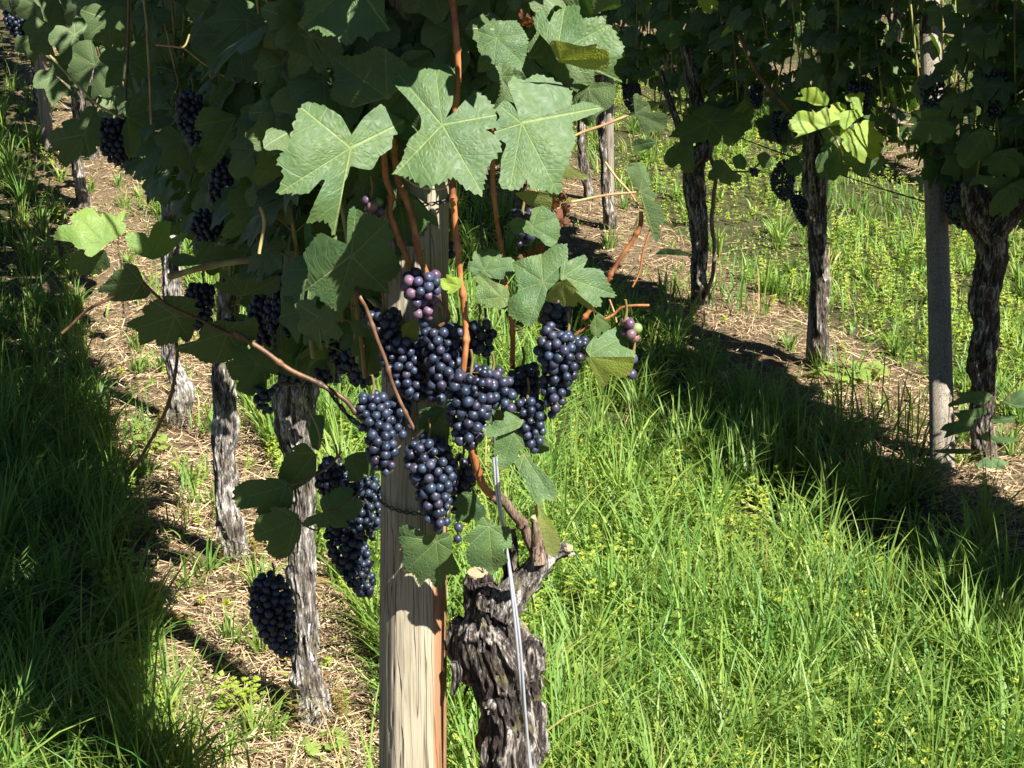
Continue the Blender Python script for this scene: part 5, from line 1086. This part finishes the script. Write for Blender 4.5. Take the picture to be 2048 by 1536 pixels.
sw.add(V.reshape(-1, 3), f, np.stack([np.zeros(n * 6), np.zeros(n * 6), np.repeat(g.random(n), 6)], -1))
for k in range(500):               # thicker twigs and stalks
    yy = 2.4 * (11 / 2.4) ** g.random(); xx = g.uniform(-1, 1) * (.37 * yy + .2)
    if strip(srow(xx, yy)) < .5: continue
    a_ = g.uniform(0, 6.28); ln = g.uniform(.04, .16); p = np.array([xx, yy, float(gz(xx, yy)) + .008])
    tube(sw, [p, p + [math.cos(a_) * ln * .5, math.sin(a_) * ln * .5, g.uniform(0, .015)], p + [math.cos(a_ + .3) * ln, math.sin(a_ + .3) * ln, g.uniform(0, .02)]], g.uniform(.0009, .002), 5, 6, g.random())
tag(sw.build('straw', M['straw']), 'dry cut straw and prunings lying under the vines', 'straw', kind='stuff')

# fallen leaves and clods in the litter
lt = MB(); g = np.random.default_rng(61)
for k in range(420):
    yy = 2.4 * (12 / 2.4) ** g.random(); xx = g.uniform(-1, 1) * (.37 * yy + .2)
    if strip(srow(xx, yy)) < .5: continue
    put_leaf(lt, LLO, np.array([xx, yy, float(gz(xx, yy)) + .008]), g.normal(0, 1, 3) * [1, 1, .25], np.array([g.normal(0, .5), g.normal(0, .5), 1]), g.uniform(.008, .035), g.random(), g)
tag(lt.build('leaf_litter', M['leaf_dry']), 'fallen brown leaf scraps lying in the straw under the vines', 'leaf litter', kind='stuff')
# single plants one can point at
def herb(px, py, n, size, height, spread, label, cat, seed, mat='weed', wide=.35):
    g = np.random.default_rng(seed); b = PG(px, py); mb = MB(); st = MB()
    for k in range(n):
        a = g.uniform(0, 6.28); r = spread * math.sqrt(g.random()); top = b + [math.cos(a) * r, math.sin(a) * r, height * g.uniform(.4, 1)]
        tube(st, [b + [math.cos(a) * r * .2, math.sin(a) * r * .2, 0], (b + top) / 2 + [0, 0, .01], top], .0008, 4, 5, .4, cap=False)
        if mat == 'leaf_young': put_leaf(mb, LMID, top, np.array([math.cos(a), math.sin(a), -.1]), np.array([g.normal(0, .4), g.normal(-.2, .4), 1]), size * g.uniform(.7, 1.3), g.random(), g)
        for q in range(0 if mat == 'leaf_young' else 7):
            aa = q * .9 + a; D = np.array([[math.cos(aa), math.sin(aa), .3]]); leaflets(mb, top[None], D, np.array([size]) * g.uniform(.8, 1.2), np.array([size * wide]), np.array([g.uniform(.2, .9)]))
    root = empty('weed', b, label, cat); st.build('stems', M['cane_green'], root); mb.build('leaves', M[mat], root)
herb(488, 1425, 40, .011, .075, .05, 'bright yellow-green feathery weed left of the mossy trunk foot', 'weed', 1)
herb(655, 1500, 26, .014, .03, .055, 'low pale round-leaved plant right of the mossy trunk foot', 'weed', 2, 'leaf_young')
herb(285, 1085, 26, .012, .07, .04, 'small yellow-green weed standing in the straw at the left', 'weed', 3)
herb(305, 905, 26, .020, .06, .06, 'leafy weed at the foot of the white-faced trunk', 'weed', 4, 'leaf_young')
herb(1690, 760, 44, .032, .06, .15, 'pale leafy seedling patch at the foot of the second right trunk', 'weed', 5, 'leaf_young')
for k_, (px, py) in enumerate(((1480, 1180), (1700, 1440), (1250, 1060), (1380, 1330), (1600, 1500), (1120, 1440), (1850, 1330))):
    herb(px, py, 20, .022, .12, .06, 'broad-leaved yellow-green weed in the front grass, ' + ('above the middle', 'at the bottom right', 'right of the pruned arm', 'below the middle', 'cut by the bottom edge', 'right of the thick stump foot', 'farthest right')[k_], 'weed', 10 + k_, 'leaf_young')
herb(1555, 1275, 18, .02, .12, .05, 'yellow-green leafy weed standing up in the front grass', 'weed', 6, wide=.4)
